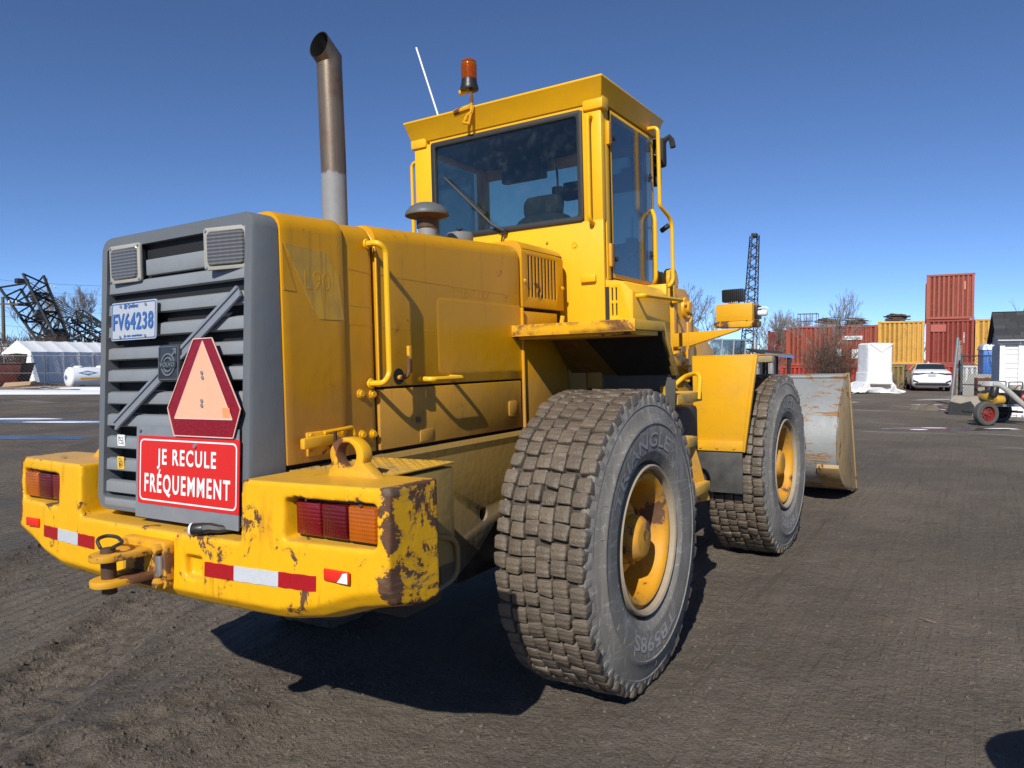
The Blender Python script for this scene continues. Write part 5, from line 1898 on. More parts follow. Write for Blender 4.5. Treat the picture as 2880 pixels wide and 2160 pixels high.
bare_tree('tall thin bare tree growing through the brush before the long red container', 40.3, 17.2, 5.4, 11, 'grey', 5, .2, .05, .55, rmin=.007, stems=3)
thicket('dense brown vine thicket covering the middle of the long red container', 40.0, 17.2, 1.8, 3.6, 105, 12, 'brown', 1.0)
thicket('low brown brush along the foot of the container wall', 42.0, 20.8, 3.2, 1.2, 90, 13, 'tan', .8)
thicket('mat of bare vines hanging on the yellow container by the shed', 44.6, 28.9, 1.3, 3.0, 90, 14, 'brown', .25, 1.0)
bare_tree('twiggy bare tree standing behind the front fender and flood lamp', 55, 14.2, 7.4, 21, 'grey', 5, 0, .10, .7, rmin=.011, stems=2)
bare_tree('leaning bare tree between the lift arm and the lattice crane boom', 58, 13.0, 6.6, 22, 'dark', 5, 0, .09, .7, rmin=.011, stems=2)
bare_tree('grey bare sapling behind the scrap heap beyond the bucket', 50, 17.3, 5.2, 23, 'grey', 5, 0, .06, .65, rmin=.009, stems=2)
bare_tree('small bare tree left of the long red container', 53, 19.0, 5.6, 24, 'tan', 5, 0, .06, .7, rmin=.010, stems=2)
thicket('grey brush in front of the scrap heap beyond the bucket', 48, 15.8, 3.0, 2.6, 90, 25, 'grey', 1.0)
bare_tree('arching bare branches rising behind the shed roof', 26.5, 18.3, 4.4, 26, 'tan', 4, 0, .05, .8, rmin=.006)
# wood piles and a wire cage on top of the containers
def log_pile(label, d, r, z, w, n, seed, a=0):
    rnd = random.Random(seed)
    root = empty('plank_pile')
    tag(root, label, 'wood pile')
    place(root, d, r, z, a)
    m1, m2 = plain('weathered_dark_wood', (.085, .06, .042), .9, var=.5), plain('pale_old_wood', (.26, .23, .19), .85, var=.4)
    for k in range(n):
        lay = k // 5
        x = rnd.gauss(0, .12) * w
        y = .15 + .16 * (k % 5)
        zz = .05 + lay * .085
        L = w * rnd.uniform(.75, 1.1)
        t_ = rnd.uniform(-.10, .10)
        MB().bar((x - L / 2, y, zz - t_ * .5 + .06 * rnd.random()), (x + L / 2, y + rnd.gauss(0, .08), zz + t_ * .5 + .05 * rnd.random()), rnd.uniform(.08, .15), rnd.uniform(.05, .08)).build('plank', m2 if k < 5 and rnd.random() < .6 else m1, root, smooth=0)


log_pile('heap of grey rotten planks on the long red container beside the cage', 46.6, 20.2, 3.74, 1.1, 26, 31, .1)
log_pile('heap of rotten planks at the right end of the long red container', 45.9, 21.5, 3.74, 1.05, 22, 32)
log_pile('neat pile of dark planks on the yellow container', 46.2, 24.2, 4.02, 1.15, 24, 33)
cg = tag(empty('wire_cage'), 'rusty steel cage frame on top of the long red container', 'cage')
place(cg, 47.4, 18.9, 3.74, -ang20)
for x in (-.55, -.18, .18, .55):
    for y in (0, .8):
        MB().bar((x, y, 0), (x, y, .85), .035, .035).build('cage_post', M['rust_pin'], cg, smooth=0)
for z_ in (.35, .82):
    for y in (0, .8):
        MB().bar((-.6, y, z_), (.6, y, z_), .03, .03).build('cage_rail', M['rust_pin'], cg, smooth=0)
for x in (-.55, .55):
    MB().bar((x, 0, .82), (x, .8, .82), .03, .03).build('cage_rail', M['rust_pin'], cg, smooth=0)

# ---------------------------------------------------------------- scrap behind the bucket
alu = plain('dull_aluminium', (.46, .48, .50), .35, .7, var=.2)
sk = tag(empty('greenhouse_frame'), 'dismantled glass greenhouse frame of grey aluminium behind the loader', 'greenhouse')
place(sk, 34.5, 10.2, 0, .25)
for k in range(4):
    x = -1.1 + k * .62
    MB().bar((x, 0, 1.75), (x + .35, .5, 2.55), .06, .05).build('rafter', alu, sk, smooth=0)
    if k < 3:
        MB().prism([(x + .04, 0), (x + .60, 0), (x + .95, .5), (x + .39, .5)], 'z', 0, .01).xform(lambda c: V((c.x, c.y, 1.76 + c.y * 1.6 + c.z))).build('pane', M['lens_glass'], sk, smooth=0)
MB().bar((-1.3, -.02, 1.74), (1.0, -.02, 1.74), .07, .07).build('eaves_beam', alu, sk, smooth=0)
MB().bar((-.9, .5, 2.56), (1.4, .5, 2.56), .06, .06).build('ridge_beam', alu, sk, smooth=0)
for x in (-1.25, -.1, .95):
    MB().bar((x, 0, 0), (x, 0, 1.72), .07, .07).build('leg', alu, sk, smooth=0)
for k in range(8):
    MB().box(-1.25 + k * .28, -1.0 + k * .28, .02, .05, 1.0, 1.70).build('wall_panel', alu, sk, smooth=0)
gp_ = MB().bar((0, 0, 0), (0, 0, 2.5), .12, .12).build('galvanised_post', M['galv'], None, bev=.01)
tag(gp_, 'square galvanised post beside the greenhouse frame', 'post')
place(gp_, 33, 10.85)
sh_ = tag(empty('lean_to'), 'dark lean-to with tar paper roof and torn blue tarpaulin', 'lean-to')
place(sh_, 31.0, 11.1, 0, .1)
dk = plain('charred_wood', (.028, .025, .022), .9, var=.5)
MB().loft([[(-.75, -.1, 1.86), (.72, -.1, 1.74), (.70, 1.3, 1.95), (-.75, 1.3, 2.05)], [(-.75, -.1, 1.93), (.72, -.1, 1.80), (.70, 1.3, 2.01), (-.75, 1.3, 2.12)]]).build('roof', dk, sh_, smooth=0)
MB().loft([[(-.55, -.125, 1.84), (.70, -.125, 1.68), (.70, -.11, 1.80), (-.55, -.11, 1.92)], [(-.55, -.115, 1.84), (.70, -.115, 1.68), (.70, -.10, 1.80), (-.55, -.10, 1.92)]]).build('tarpaulin', plain('blue_tarpaulin', (.07, .17, .42), .5, var=.4), sh_, smooth=0)
for x, y in ((-.7, 0), (-.1, 0), (.55, 0), (.55, 1.2), (-.7, 1.2)):
    MB().bar((x, y, 0), (x, y, 1.85), .12, .12).build('post', dk, sh_, smooth=0)
for k in range(7):
    MB().box(-.72 + k * .19, -.56 + k * .19, 1.05, 1.08, .05, 1.85).build('board', dk, sh_, smooth=0)
sl = MB().prism([(-.35, 0), (.42, 0), (.26, .55), (.08, .72), (-.2, .70)], 'y', 0, .06).build('stone_slab', plain('grey_slab', (.13, .135, .14), .6), None, bev=.02)
tag(sl, 'grey stone slab leaning against the dark lean-to', 'slab')
place(sl, 30.6, 11.95, 0, .2)

# ---------------------------------------------------------------- lattice crane booms
stl = plain('dark_crane_steel', (.016, .018, .021), .6, var=.4, bump=0)


def lattice(label, p0, p1, w0, w1, bays, cat='crane boom', up=(0, 0, 1), tube=.045, group=None, mat=None, head=0):
    root = empty('crane_boom')
    tag(root, label, cat, group)
    root.location = p0
    p0, p1 = V(p0), V(p1)
    d_ = (p1 - p0)
    L = d_.length
    d_.normalize()
    u = d_.cross(V(up)).normalized()
    v = u.cross(d_)
    m = mat or stl

    def c(i, a, b):
        t = i / bays
        w = w0 + (w1 - w0) * t
        return d_ * (L * t) + u * (a * w / 2) + v * (b * w / 2)
    for a, b in ((-1, -1), (1, -1), (1, 1), (-1, 1)):
        MB().tube([c(0, a, b), c(bays, a, b)], tube, 5).build('chord', m, root, smooth=0)
    for (a, b), (a2, b2) in (((-1, -1), (1, -1)), ((1, -1), (1, 1)), ((1, 1), (-1, 1)), ((-1, 1), (-1, -1))):
        for i in range(bays):
            s_, e_ = (c(i, a, b), c(i + 1, a2, b2)) if i % 2 else (c(i, a2, b2), c(i + 1, a, b))
            MB().tube([s_, e_], tube * .62, 4).build('lacing', m, root, smooth=0)
            if i % 2 == 0: MB().tube([c(i, a, b), c(i, a2, b2)], tube * .55, 4).build('lacing', m, root, smooth=0)
    if head:
        MB().box(-head, head, -head * .6, head * .6, -head * .4, head * .5).xform(lambda q: q + d_ * L).build('boom_head', m, root, bev=.05)
    return root


lattice('tall upright lattice crane boom beyond the trees behind the flood lamp', yard(90, 28.7, 0), yard(90, 29.4, 16.6), 1.6, .85, 26, up=(.5, -.8, .1), tube=.07, head=.5)
A0, A1 = yard(75, -44.9, .6), yard(75, -49.6, 9.5)
bm1 = lattice('black collapsed lattice boom propped at a steep angle over the white tent', A0, A1, 1.3, 2.9, 10, tube=.15, up=(.85, .53, .2), head=.55)
for k, (t, w) in enumerate(((.10, 1.35), (.22, 1.25), (.33, 1.2))):
    q = (A1 - A0) * t
    MB().box(-w / 2, w / 2, -.6, .6, -1.1, 1.1).xform(lambda c: q + Matrix.Rotation(R(32), 3, 'Y') @ c).build('boom_plate', stl, bm1, bev=.05)
MB().lathe([(0, -.25), (.55, -.25), (.6, 0), (.55, .25), (0, .25)], tuple((A1 - A0) * .62), 'y', 20).build('sheave', plain('grey_sheave', (.07, .07, .075), .5), bm1)
MB().lathe([(0, -.25), (.45, -.25), (.5, 0), (.45, .25), (0, .25)], tuple((A1 - A0) * .80 + V((.4, 0, .2))), 'y', 20).build('sheave', plain('grey_sheave', (.07, .07, .075), .5), bm1)
for k in range(5):
    e = yard(76, -40.0 + .5 * k, 4.2 - .25 * k) - A0
    s_ = (A1 - A0) * (1.0 - .05 * k) + V((.3, 0, .2))
    MB().tube([s_, (s_ + e) / 2 - V((0, 0, .25)), e], .045, 4).build('hoist_cable', stl, bm1, smooth=0)
lattice('low black lattice boom lying behind the steep one', yard(82, -50.0, 5.6), yard(82, -44.6, 1.6), 1.7, 1.3, 9, tube=.12, up=(.85, .53, .2), head=.5)
lattice('dark lattice boom sloping down to the right behind the tent ridge', yard(80, -47.0, 6.4), yard(80, -39.5, 1.4), 1.2, 1.0, 10, tube=.11, up=(.85, .53, .2), head=.6)
lattice('long grey lattice boom lying low beyond the tent', yard(86, -46.5, 5.2), yard(86, -38.0, 1.0), 1.1, 1.0, 12, tube=.06, up=(.85, .53, .2), mat=plain('grey_crane_steel', (.06, .062, .065), .6, bump=0))

# ---------------------------------------------------------------- left background
tent_m = plain('white_tarpaulin', (.78, .80, .82), .55, var=.04, scale=3, bump=.5, bscale=5, bd=.05)
tn = tag(empty('white_tent'), 'long white frame tent with an open gable behind the chain-link fence', 'tent')
tn.location = yard(50.0, -33.5)
tn.rotation_euler = (0, 0, YA - math.pi / 2 + R(-20))
TL, TW_ = 11.0, 2.6
NB = 9
for sx in (-1, 1):
    for i in range(NB):
        y0, y1 = TL * i / NB, TL * (i + 1) / NB
        rings = []
        for q in range(5):
            y = y0 + (y1 - y0) * q / 4
            sg_ = .07 * math.sin(math.pi * q / 4)
            rings.append([(0, y, 2.92 - sg_ * .6), (sx * TW_ * .25, y, 2.55 - sg_), (sx * TW_ * .5, y, 2.16 - sg_ * .5)])
        MB().loft(rings, False, False).build('roof_panel', tent_m, tn, smooth=60)
        if sx > 0 or i > 1:
            rings = []
            for q in range(5):
                y = y0 + (y1 - y0) * q / 4
                rings.append([(sx * (TW_ * .5 + .02 * math.sin(q * 2)), y, 2.15), (sx * (TW_ * .5 + .05 * math.sin(q * 3 + i)), y, 1.1), (sx * (TW_ * .5 + .06), y, .02)])
            MB().loft(rings, False, False).build('wall_panel', tent_m, tn, smooth=60)
MB().loft([[(-TW_ / 2, 0, 2.16), (0, 0, 2.92), (TW_ / 2, 0, 2.16)], [(-TW_ / 2 - .05, -.15, 1.98), (0, -.05, 2.05), (TW_ / 2 + .05, -.15, 1.98)]], False, False).build('gable_flap', tent_m, tn, smooth=0)
MB().tube([(TW_ / 2, -.05, 2.1), (TW_ / 2 + .1, -.1, 1.2), (TW_ / 2 + .5, -.2, 0)], .25, 8, True, [.12, .30, .42]).build('tied_curtain', tent_m, tn)
for x in (-TW_ / 2, TW_ / 2):
    MB().bar((x, .05, 0), (x, .05, 2.15), .06, .06).build('pole', M['steel'], tn, smooth=0)
tk = tag(empty('stored_crates'), 'shadowy stack of crates stored inside the open tent', 'crates')
tk.location = yard(51.6, -32.9)
tk.rotation_euler = (0, 0, YA)
for x, y, s_, z in ((0, 0, .5, 0), (.7, .1, .45, 0), (.2, .1, .4, .52), (-.6, .2, .5, 0)):
    MB().box(x - s_ / 2, x + s_ / 2, y - s_ / 2, y + s_ / 2, z, z + s_).build('crate', plain('dull_crate', (.10, .09, .08), .8), tk, bev=.01)

wb = tag(empty('white_building'), 'low white building with black lettering at the edge of the yard', 'building')
place(wb, 62, -45.5, 0, .1)
MB().box(-6, 3.9, 0, 6, 0, 2.75).build('wall', plain('white_cladding', (.72, .73, .74), .6, var=.05), wb, smooth=0)
MB().box(-6.1, 4.0, -.1, 6.1, 2.75, 2.95).build('roof', M['galv'], wb, smooth=0)
me, f = fit_text('mé', 1.1, .62, .01)
MB().mesh_from(me, lambda c: (lambda q: V((2.75 + q.x, -.02, 1.75 + q.y)))(f(c))).build('lettering', M['ink'], wb, smooth=0)
ds = tag(empty('dark_shed'), 'long dark corrugated shed far behind the tent', 'shed')
place(ds, 90, -38, 0, .15)
corrug(-9, 14, 0, 0, 4.6, .12, .5).build('wall', plain('dark_blue_cladding', (.035, .042, .05), .6), ds, smooth=0)
MB().loft([[(-9.3, -.4, 4.55), (14.3, -.4, 4.55), (14.3, 6, 5.6), (-9.3, 6, 5.6)], [(-9.3, -.4, 4.7), (14.3, -.4, 4.7), (14.3, 6, 5.75), (-9.3, 6, 5.75)]]).build('roof', plain('pale_blue_roof', (.30, .36, .42), .4), ds, smooth=0)
ob = MB().bar(yard(80, -37.8, 2.6), yard(80, -35.0, 1.2), .25, .25).build('orange_pole', plain('orange_paint', (.65, .27, .03), .5), None)
tag(ob, 'orange steel pole sloping down beside the dark shed', 'pole')

# white storage tank with blue diamond logos
tnk = tag(empty('storage_tank'), 'white horizontal storage tank with blue diamond logo and yellow stripe', 'tank')
tnk.location = yard(41.3, -24.85, .62)
tnk.rotation_euler = (0, 0, YA - R(38))
wt = plain('white_tank_shell', (.76, .77, .78), .4, var=.05, scale=3)
MB().lathe([(0, -.10), (.2, -.09), (.40, -.055), (.52, -.01), (.575, .05), (.58, .12), (.58, 4.2), (.5, 4.3), (0, 4.36)], (0, 0, 0), 'x', 48).build('tank_shell', wt, tnk, smooth=40)
for x in (.55, 1.75, 2.9):
    MB().lathe([(.22, .50), (.24, .60), (.21, .64), (.10, .66), (0, .66)], (x, 0, 0), 'z', 20).build('manhole', wt, tnk)
tmap = lambda x, s_, o_=.583: V((x, -o_ * math.sin(.5 + s_ / .58), o_ * math.cos(.5 + s_ / .58)))


def on_tank(name, pts, mat, o_=.584):
    """flat print wrapped on the shell; s measured down from the shoulder"""
    mb = MB()
    n = 6
    for k in range(len(pts) - 1):
        (x0, a0, b0), (x1, a1, b1) = pts[k], pts[k + 1]
        mb.loft([[tmap(x0, a0 + (b0 - a0) * i / n, o_) for i in range(n + 1)], [tmap(x1, a1 + (b1 - a1) * i / n, o_) for i in range(n + 1)]], False, False)
    mb.build(name, mat, tnk, smooth=60)


blue = plain('logo_blue', (.09, .20, .38), .5, bump=0)
on_tank('diamond_logo', [(.30, .36, .362), (.85, .20, .52), (1.40, .36, .362)], blue)
on_tank('yellow_stripe', [(.42, .62, .72), (2.6, .62, .72), (4.1, .62, .72)], plain('stripe_yellow', (.72, .38, .03), .5, bump=0))


def tank_text(body, x, s_, w, h, mat, o_=.586):
    me, f = fit_text(body, w, h, .01)
    MB().mesh_from(me, lambda c: (lambda q: tmap(x + q.x, s_ - q.y, o_))(f(c))).build('print_lettering', mat, tnk, smooth=0)


tank_text('HEBRA', .85, .36, .52, .11, M['white_sign'])
tank_text('ENVIROL', 2.15, .50, .75, .12, M['ink'])
tank_text('Industriel Marin', 1.98, .27, .8, .07, M['ink'])
me, f = fit_text('964 5000', 1, 1, .01)
MB().mesh_from(me, lambda c: (lambda q: V((-.03, -(.46 + q.y * .11) * math.sin(R(-10) + q.x * R(120)), (.46 + q.y * .11) * math.cos(R(-10) + q.x * R(120)))))(f(c))).build('print_lettering', M['ink'], tnk, smooth=0)
MB().prism([(-.22, 0), (0, .17), (.22, 0), (0, -.17)], 'x', -.112, -.106).build('diamond_logo', blue, tnk, smooth=0)
for x in (.6, 3.4):
    MB().box(x - .12, x + .12, -.4, .4, -.66, -.45).build('cradle', plain('weathered_timber', (.16, .13, .10), .9), tnk)

# chain-link fence
def chain_fence(label, pts, h, sp=.16, r=.008, posts=None, group=None):
    root = empty('chain_link_fence')
    tag(root, label, 'fence', group)
    root.location = pts[0]
    p0 = V(pts[0])
    wire = plain('dark_fence_wire', (.09, .095, .10), .6, .3, bump=0)
    pst = plain('grey_fence_pipe', (.13, .135, .14), .5, .4, bump=0)
    mb = MB()
    for a, b in zip(pts[:-1], pts[1:]):
        a, b = V(a) - p0, V(b) - p0
        L = (b - a).length
        d_ = (b - a) / L
        n = int((L + h) / sp)
        for i in range(n):
            for sg_ in (1, -1):
                s0 = i * sp - (h if sg_ > 0 else 0)
                e0, e1 = (s0, 0), (s0 + sg_ * h, h)
                lo, hi = 0., 1.
                s_a, s_b = s0, s0 + sg_ * h
                # clip to the span
                for bound, keep in ((0, 'min'), (L, 'max')):
                    pass
                ts = [0, 1]
                if sg_ > 0:
                    ts = [max(0, (0 - s_a) / h), min(1, (L - s_a) / h)]
                else:
                    ts = [max(0, (s_a - L) / h), min(1, s_a / h)]
                if ts[1] - ts[0] < .02: continue
                q0, q1 = a + d_ * (s_a + sg_ * h * ts[0]) + V((0, 0, h * ts[0] + .03)), a + d_ * (s_a + sg_ * h * ts[1]) + V((0, 0, h * ts[1] + .03))
                mb.tube([q0, q1], r, 3, False)
        np_ = max(1, round(L / 2.6))
        for k in range(np_ + 1):
            q = a + d_ * (L * k / np_)
            MB().cyl(q, q + V((0, 0, h + .12)), .035, n=8).build('fence_post', pst, root)
        MB().cyl(a + V((0, 0, h + .04)), b + V((0, 0, h + .04)), .025, n=6).build('top_rail', pst, root)
        MB().cyl(a + V((0, 0, h * .45)), b + V((0, 0, h * .45)), .018, n=6).build('mid_rail', pst, root)
    mb.build('wire_mesh', wire, root, smooth=0, kind='stuff')
    return root


chain_fence('dark chain-link fence in front of the white tent', [yard(43.5, -33.5), yard(45.0, -22.5)], 1.80, .22, .007)
rb_ = tag(empty('steel_bin'), 'dark red steel bin behind the fence beside the tank', 'bin')
place(rb_, 45.6, -31.8, 0, .1)
MB().loft([[(-1.6, -.5, .1), (1.4, -.5, .1), (1.4, .8, .1), (-1.6, .8, .1)], [(-1.8, -.6, 1.35), (1.75, -.6, 1.35), (1.75, .9, 1.35), (-1.8, .9, 1.35)]]).build('bin_body', paint('dark_red_bin', (.085, .014, .010), rust=.2, dirt=.2), rb_, bev=.02)
MB().box(-1.86, 1.80, -.66, .96, 1.33, 1.42).build('bin_rim', paint('dark_red_rim', (.07, .012, .010), rust=.3), rb_, bev=.01)
rnd = random.Random(44)
pk = plain('weathered_plank', (.24, .19, .14), .9, var=.4, scale=4)
for k in range(16):
    r0 = -28.5 + rnd.random() * 6.5
    d0 = 37.2 + rnd.random() * 2.0
    z0 = .03 + .035 * (k % 6)
    L = rnd.uniform(1.4, 3.2)
    o = MB().bar((-L / 2, 0, z0), (L / 2, rnd.gauss(0, .15), z0 + rnd.uniform(0, .08)), rnd.uniform(.14, .30), .05).build('plank', pk, None, smooth=0)
    place(o, d0, r0, 0, rnd.gauss(0, .12))
    tag(o, 'weathered plank in the loose pile before the fence and tank', 'plank', 'planks lying before the fence')
cb = MB().prism([(-.7, 0), (.65, .1), (.75, .30), (-.55, .22)], 'y', 0, .5).build('cardboard_sheet', plain('brown_cardboard', (.36, .24, .14), .85), None, smooth=0)
tag(cb, 'brown cardboard sheet lying on top of the plank pile', 'cardboard')
place(cb, 37.8, -25.4, .22, .1)

# snow strip along the fence and a few thin patches of old snow
snow_m = plain('old_snow', (.80, .82, .86), .7, var=.06, scale=3, bump=.5, bscale=9, bd=.03)


def snow(cd, cr, w, dep, seed, h=.07, a=0):
    rnd = random.Random(seed)
    rings = []
    n = 40
    for q, hh in ((1.0, .004), (.86, h * .6), (.55, h)):
        ring = []
        for k in range(n):
            t = 2 * math.pi * k / n
            k2 = 1 + .30 * noise.noise((math.cos(t) * 1.6 + seed, math.sin(t) * 1.6, 2)) + .14 * noise.noise((math.cos(t) * 6 + seed, math.sin(t) * 6, 7))
            x, y = math.cos(t) * w / 2 * k2 * q, math.sin(t) * dep / 2 * k2 * q
            ca, sa = math.cos(a), math.sin(a)
            p = yard(cd + y * ca + x * sa, cr + x * ca - y * sa)
            ring.append((p.x, p.y, ground_z(p.x, p.y) + hh))
        rings.append(ring)
    mb = MB().loft(rings, True, False)
    mb.face(mb.vs(rings[-1]))
    return mb


for k, a_ in enumerate(((36.0, -24.0, 14.5, 3.6, 3, .12), (39.2, -20.5, 10, 2.6, 4, .16), (20.3, -13.6, 2.6, .35, 6, .02), (19.3, -11.8, 2.0, .28, 7, .02))):
    o = snow(*a_).build('snow', snow_m, None, smooth=60)
    tag(o, kind='structure')
# meltwater puddles
pud = NT('meltwater')
pud.set((.05, .047, .045), .22, pud.bump(pud.noise(14, 2), .06, .01))
for k, (cd, cr, w, dp, sd) in enumerate(((17.4, 10.4, 3.2, .75, 51), (19.5, -11.5, 5.0, 1.2, 52), (15.6, -10.6, 3.4, .8, 53), (29.6, 17.4, 3.6, .7, 54), (24.8, 14.0, 2.6, .5, 55))):
    o = snow(cd, cr, w, dp, sd, .006).build('puddle', pud.m, None, smooth=60)
    tag(o, kind='structure')
for k, (cd, cr, w, dp, sd) in enumerate(((17.6, 10.1, .7, .10, 61), (17.2, 9.5, .45, .07, 62), (17.5, 11.6, .8, .12, 63), (24.0, 13.9, 1.3, .12, 64), (26.6, 15.0, 1.2, .14, 65), (30.2, 17.6, 1.8, .2, 66), (32, 19.6, 1.5, .18, 67), (28.2, 12.8, 1.1, .12, 68))):
    o = snow(cd, cr, w, dp, sd, .012).build('snow', snow_m, None, smooth=60)
    tag(o, kind='structure')

# utility poles and overhead wires
for (d0, r0, h, lb) in ((72, -49.5, 7.7, 'wooden utility pole with cross-arm left of the collapsed boom'), (122, -76.6, 15.0, 'tall grey pylon with short cross-arms behind the collapsed boom')):
    up_ = tag(empty('utility_pole'), lb, 'pole')
    place(up_, d0, r0)
    m_ = plain('pole_wood', (.11, .09, .075), .9) if h < 10 else M['galv']
    MB().cyl((0, 0, 0), (0, 0, h), .19, .14, 8).build('shaft', m_, up_)
    for zz in ((h - .7,) if h < 10 else (h - 1.6, h - 5.5)):
        MB().bar((-.9, 0, zz), (1.5, 0, zz), .14, .14).build('cross_arm', m_, up_)
    for x in (-.7, .6, 1.3):
        MB().cyl((x, 0, h - .62 if h < 10 else h - 1.5), (x, 0, h - .35 if h < 10 else h - 1.2), .07, n=6).build('insulator', M['white'], up_)
wr = tag(empty('overhead_wires'), 'thin overhead wires crossing the sky behind the collapsed boom', 'wires')
for k in range(6):
    a_, b_ = yard(95, -75, 7.0 + k * 1.15), yard(120, -40, 7.4 + k * 1.5)
    pts = [a_.lerp(b_, i / 10) - V((0, 0, 1.6 * math.sin(math.pi * i / 10))) for i in range(11)]
    MB().tube(pts, .018, 3, False).build('wire', stl, wr, smooth=0)

# left trees and brush
bare_tree('spreading bare tree right of the collapsed boom behind the dark shed', 96, -55.5, 11.5, 71, 'grey', 6, 0, .16, .55, rmin=.013, stems=3)
bare_tree('bare tree left of the collapsed boom behind the utility pole', 88, -56.5, 9.0, 72, 'grey', 5, 0, .13, .6, rmin=.018, stems=2)
thicket('dense brown brush behind the white tent at the foot of the booms', 60, -39.0, 6.5, 4.2, 200, 73, 'brown', 2.0, rmin=.012)
thicket('reddish brown brush at the left edge behind the white building', 72, -48.5, 5.0, 5.0, 130, 74, 'brown', 2.0, rmin=.014)
thicket('dark tangle of scrub under the low black booms', 66, -40.5, 6.0, 4.4, 210, 76, 'dark', 2.0, rmin=.016)
thicket('thin brush in front of the far dark shed', 72, -40.5, 5.0, 3.6, 90, 75, 'grey', 2.0, rmin=.013)
# far tree line closing the horizon
rnd = random.Random(8)
mb = MB()
for k in range(420):
    a = R(31.9) + R(rnd.uniform(-62, 62))
    D_ = rnd.uniform(170, 260)
    p = V((-3.5 + D_ * math.cos(a), -2.5 + D_ * math.sin(a), -.5))
    h = rnd.uniform(4, 7.5)
    grow(mb, p, V((rnd.gauss(0, .1), rnd.gauss(0, .1), 1)).normalized(), h * .6, .16, 2, rnd, .1, .6, 2, 4, .05)
o = mb.build('distant_wood', TW['grey'], None, smooth=0)
tag(o, 'far-off strip of bare grey woodland along the horizon', 'woodland', kind='stuff')

# ---------------------------------------------------------------- white wrapped stack
ws = tag(empty('wrapped_stack'), 'tall stack wrapped in white sheeting with a loose skirt on the ground', 'wrapped stack')
place(ws, 35.3, 17.65, 0, .08)
wm = plain('white_wrap_sheet', (.80, .80, .80), .5, var=.04, scale=4, bump=.55, bscale=7, bd=.04)


def wrap(zs, seed, n=72):
    rings = []
    for z, w, dp, am in zs:
        ring = []
        for k in range(n):
            t = 2 * math.pi * k / n
            c, s_ = math.cos(t), math.sin(t)
            e = .28
            x = math.copysign(abs(c) ** e, c) * w / 2
            y = math.copysign(abs(s_) ** e, s_) * dp / 2
            q = 1 + am * noise.noise((c * 2.4 + seed, s_ * 2.4, z * 3)) + am * .7 * noise.noise((c * 7 + seed, s_ * 7, z * 5))
            ring.append((x * q, y * q + dp / 2, z + am * .5 * noise.noise((c * 3, s_ * 3, seed + z))))
        rings.append(ring)
    return MB().loft(rings, True, True)


wrap([(1.02, 1.26, 1.1, .02), (1.3, 1.24, 1.1, .03), (1.7, 1.25, 1.1, .03), (2.1, 1.23, 1.1, .02), (2.34, 1.24, 1.1, .02), (2.42, 1.10, .95, .03)], 1).build('upper_bale', wm, ws, smooth=40)
wrap([(.42, 1.32, 1.2, .04), (.6, 1.34, 1.2, .03), (.85, 1.30, 1.2, .03), (1.0, 1.32, 1.2, .02), (1.03, 1.2, 1.1, .02)], 2).build('lower_bale', wm, ws, smooth=40)
wrap([(.03, 2.5, 2.0, .42), (.10, 2.2, 1.8, .40), (.20, 1.9, 1.6, .30), (.32, 1.7, 1.5, .2), (.46, 1.5, 1.4, .10), (.56, 1.35, 1.25, .06)], 3).build('loose_skirt', wm, ws, smooth=40)
MB().prism([(-.62, 2.40), (.0, 2.34), (.62, 2.40), (.0, 1.98)], 'y', -.03, -.015).build('folded_flap', wm, ws, smooth=0)
MB().bar((-.55, -.08, .45), (.45, -.10, .43), .10, .06).build('pallet_board', pk, ws, smooth=0)

# ---------------------------------------------------------------- parked white car, seen from behind
car = tag(empty('parked_car'), 'white sedan parked with its tail towards the loader', 'car')
place(car, 37.6, 21.4, 0, R(-24))
cw = NT('white_car_paint')
cw.set((.80, .80, .81), .22)
cw.b.inputs['Coat Weight'].default_value = .6


def car_sec(y, w, z0, z1, zs, wt):
    """cross-section: sill z0, shoulder zs, top z1 with top width wt"""
    return [(-w * .86, y, z0), (-w * .98, y, z0 + .12), (-w, y, z0 + .35), (-w * .97, y, zs - .06), (-w * .93, y, zs), (-wt, y, z1 - .03), (-wt * .7, y, z1), (0, y, z1 + .012),
            (wt * .7, y, z1), (wt, y, z1 - .03), (w * .93, y, zs), (w * .97, y, zs - .06), (w, y, z0 + .35), (w * .98, y, z0 + .12), (w * .86, y, z0)]


S = [car_sec(0.0, .80, .34, .62, .60, .70), car_sec(.04, .86, .28, .98, .95, .76), car_sec(.16, .90, .22, 1.05, 1.00, .80), car_sec(.60, .905, .20, 1.09, 1.02, .78), car_sec(.75, .905, .20, 1.14, 1.02, .74),
     car_sec(1.25, .905, .20, 1.38, 1.02, .60), car_sec(1.7, .905, .20, 1.435, 1.02, .58), car_sec(2.5, .905, .20, 1.42, 1.01, .58), car_sec(3.0, .90, .20, 1.28, 1.0, .62), car_sec(3.45, .895, .20, 1.02, .97, .76),
     car_sec(4.2, .86, .22, .88, .82, .72), car_sec(4.55, .78, .28, .70, .66, .6), car_sec(4.62, .60, .34, .55, .52, .5)]
MB().loft(S).build('body', cw.m, car, smooth=45)
gl = NT('dark_car_glass')
gl.set((.02, .03, .035), .05)
MB().loft([[(-.70, .70, 1.118), (-.35, .68, 1.125), (.35, .68, 1.125), (.70, .70, 1.118)], [(-.585, 1.20, 1.365), (-.3, 1.21, 1.385), (.3, 1.21, 1.385), (.585, 1.20, 1.365)]], False, False).xform(lambda c: c + V((0, -.012, .012))).build('rear_window', gl.m, car, smooth=0)
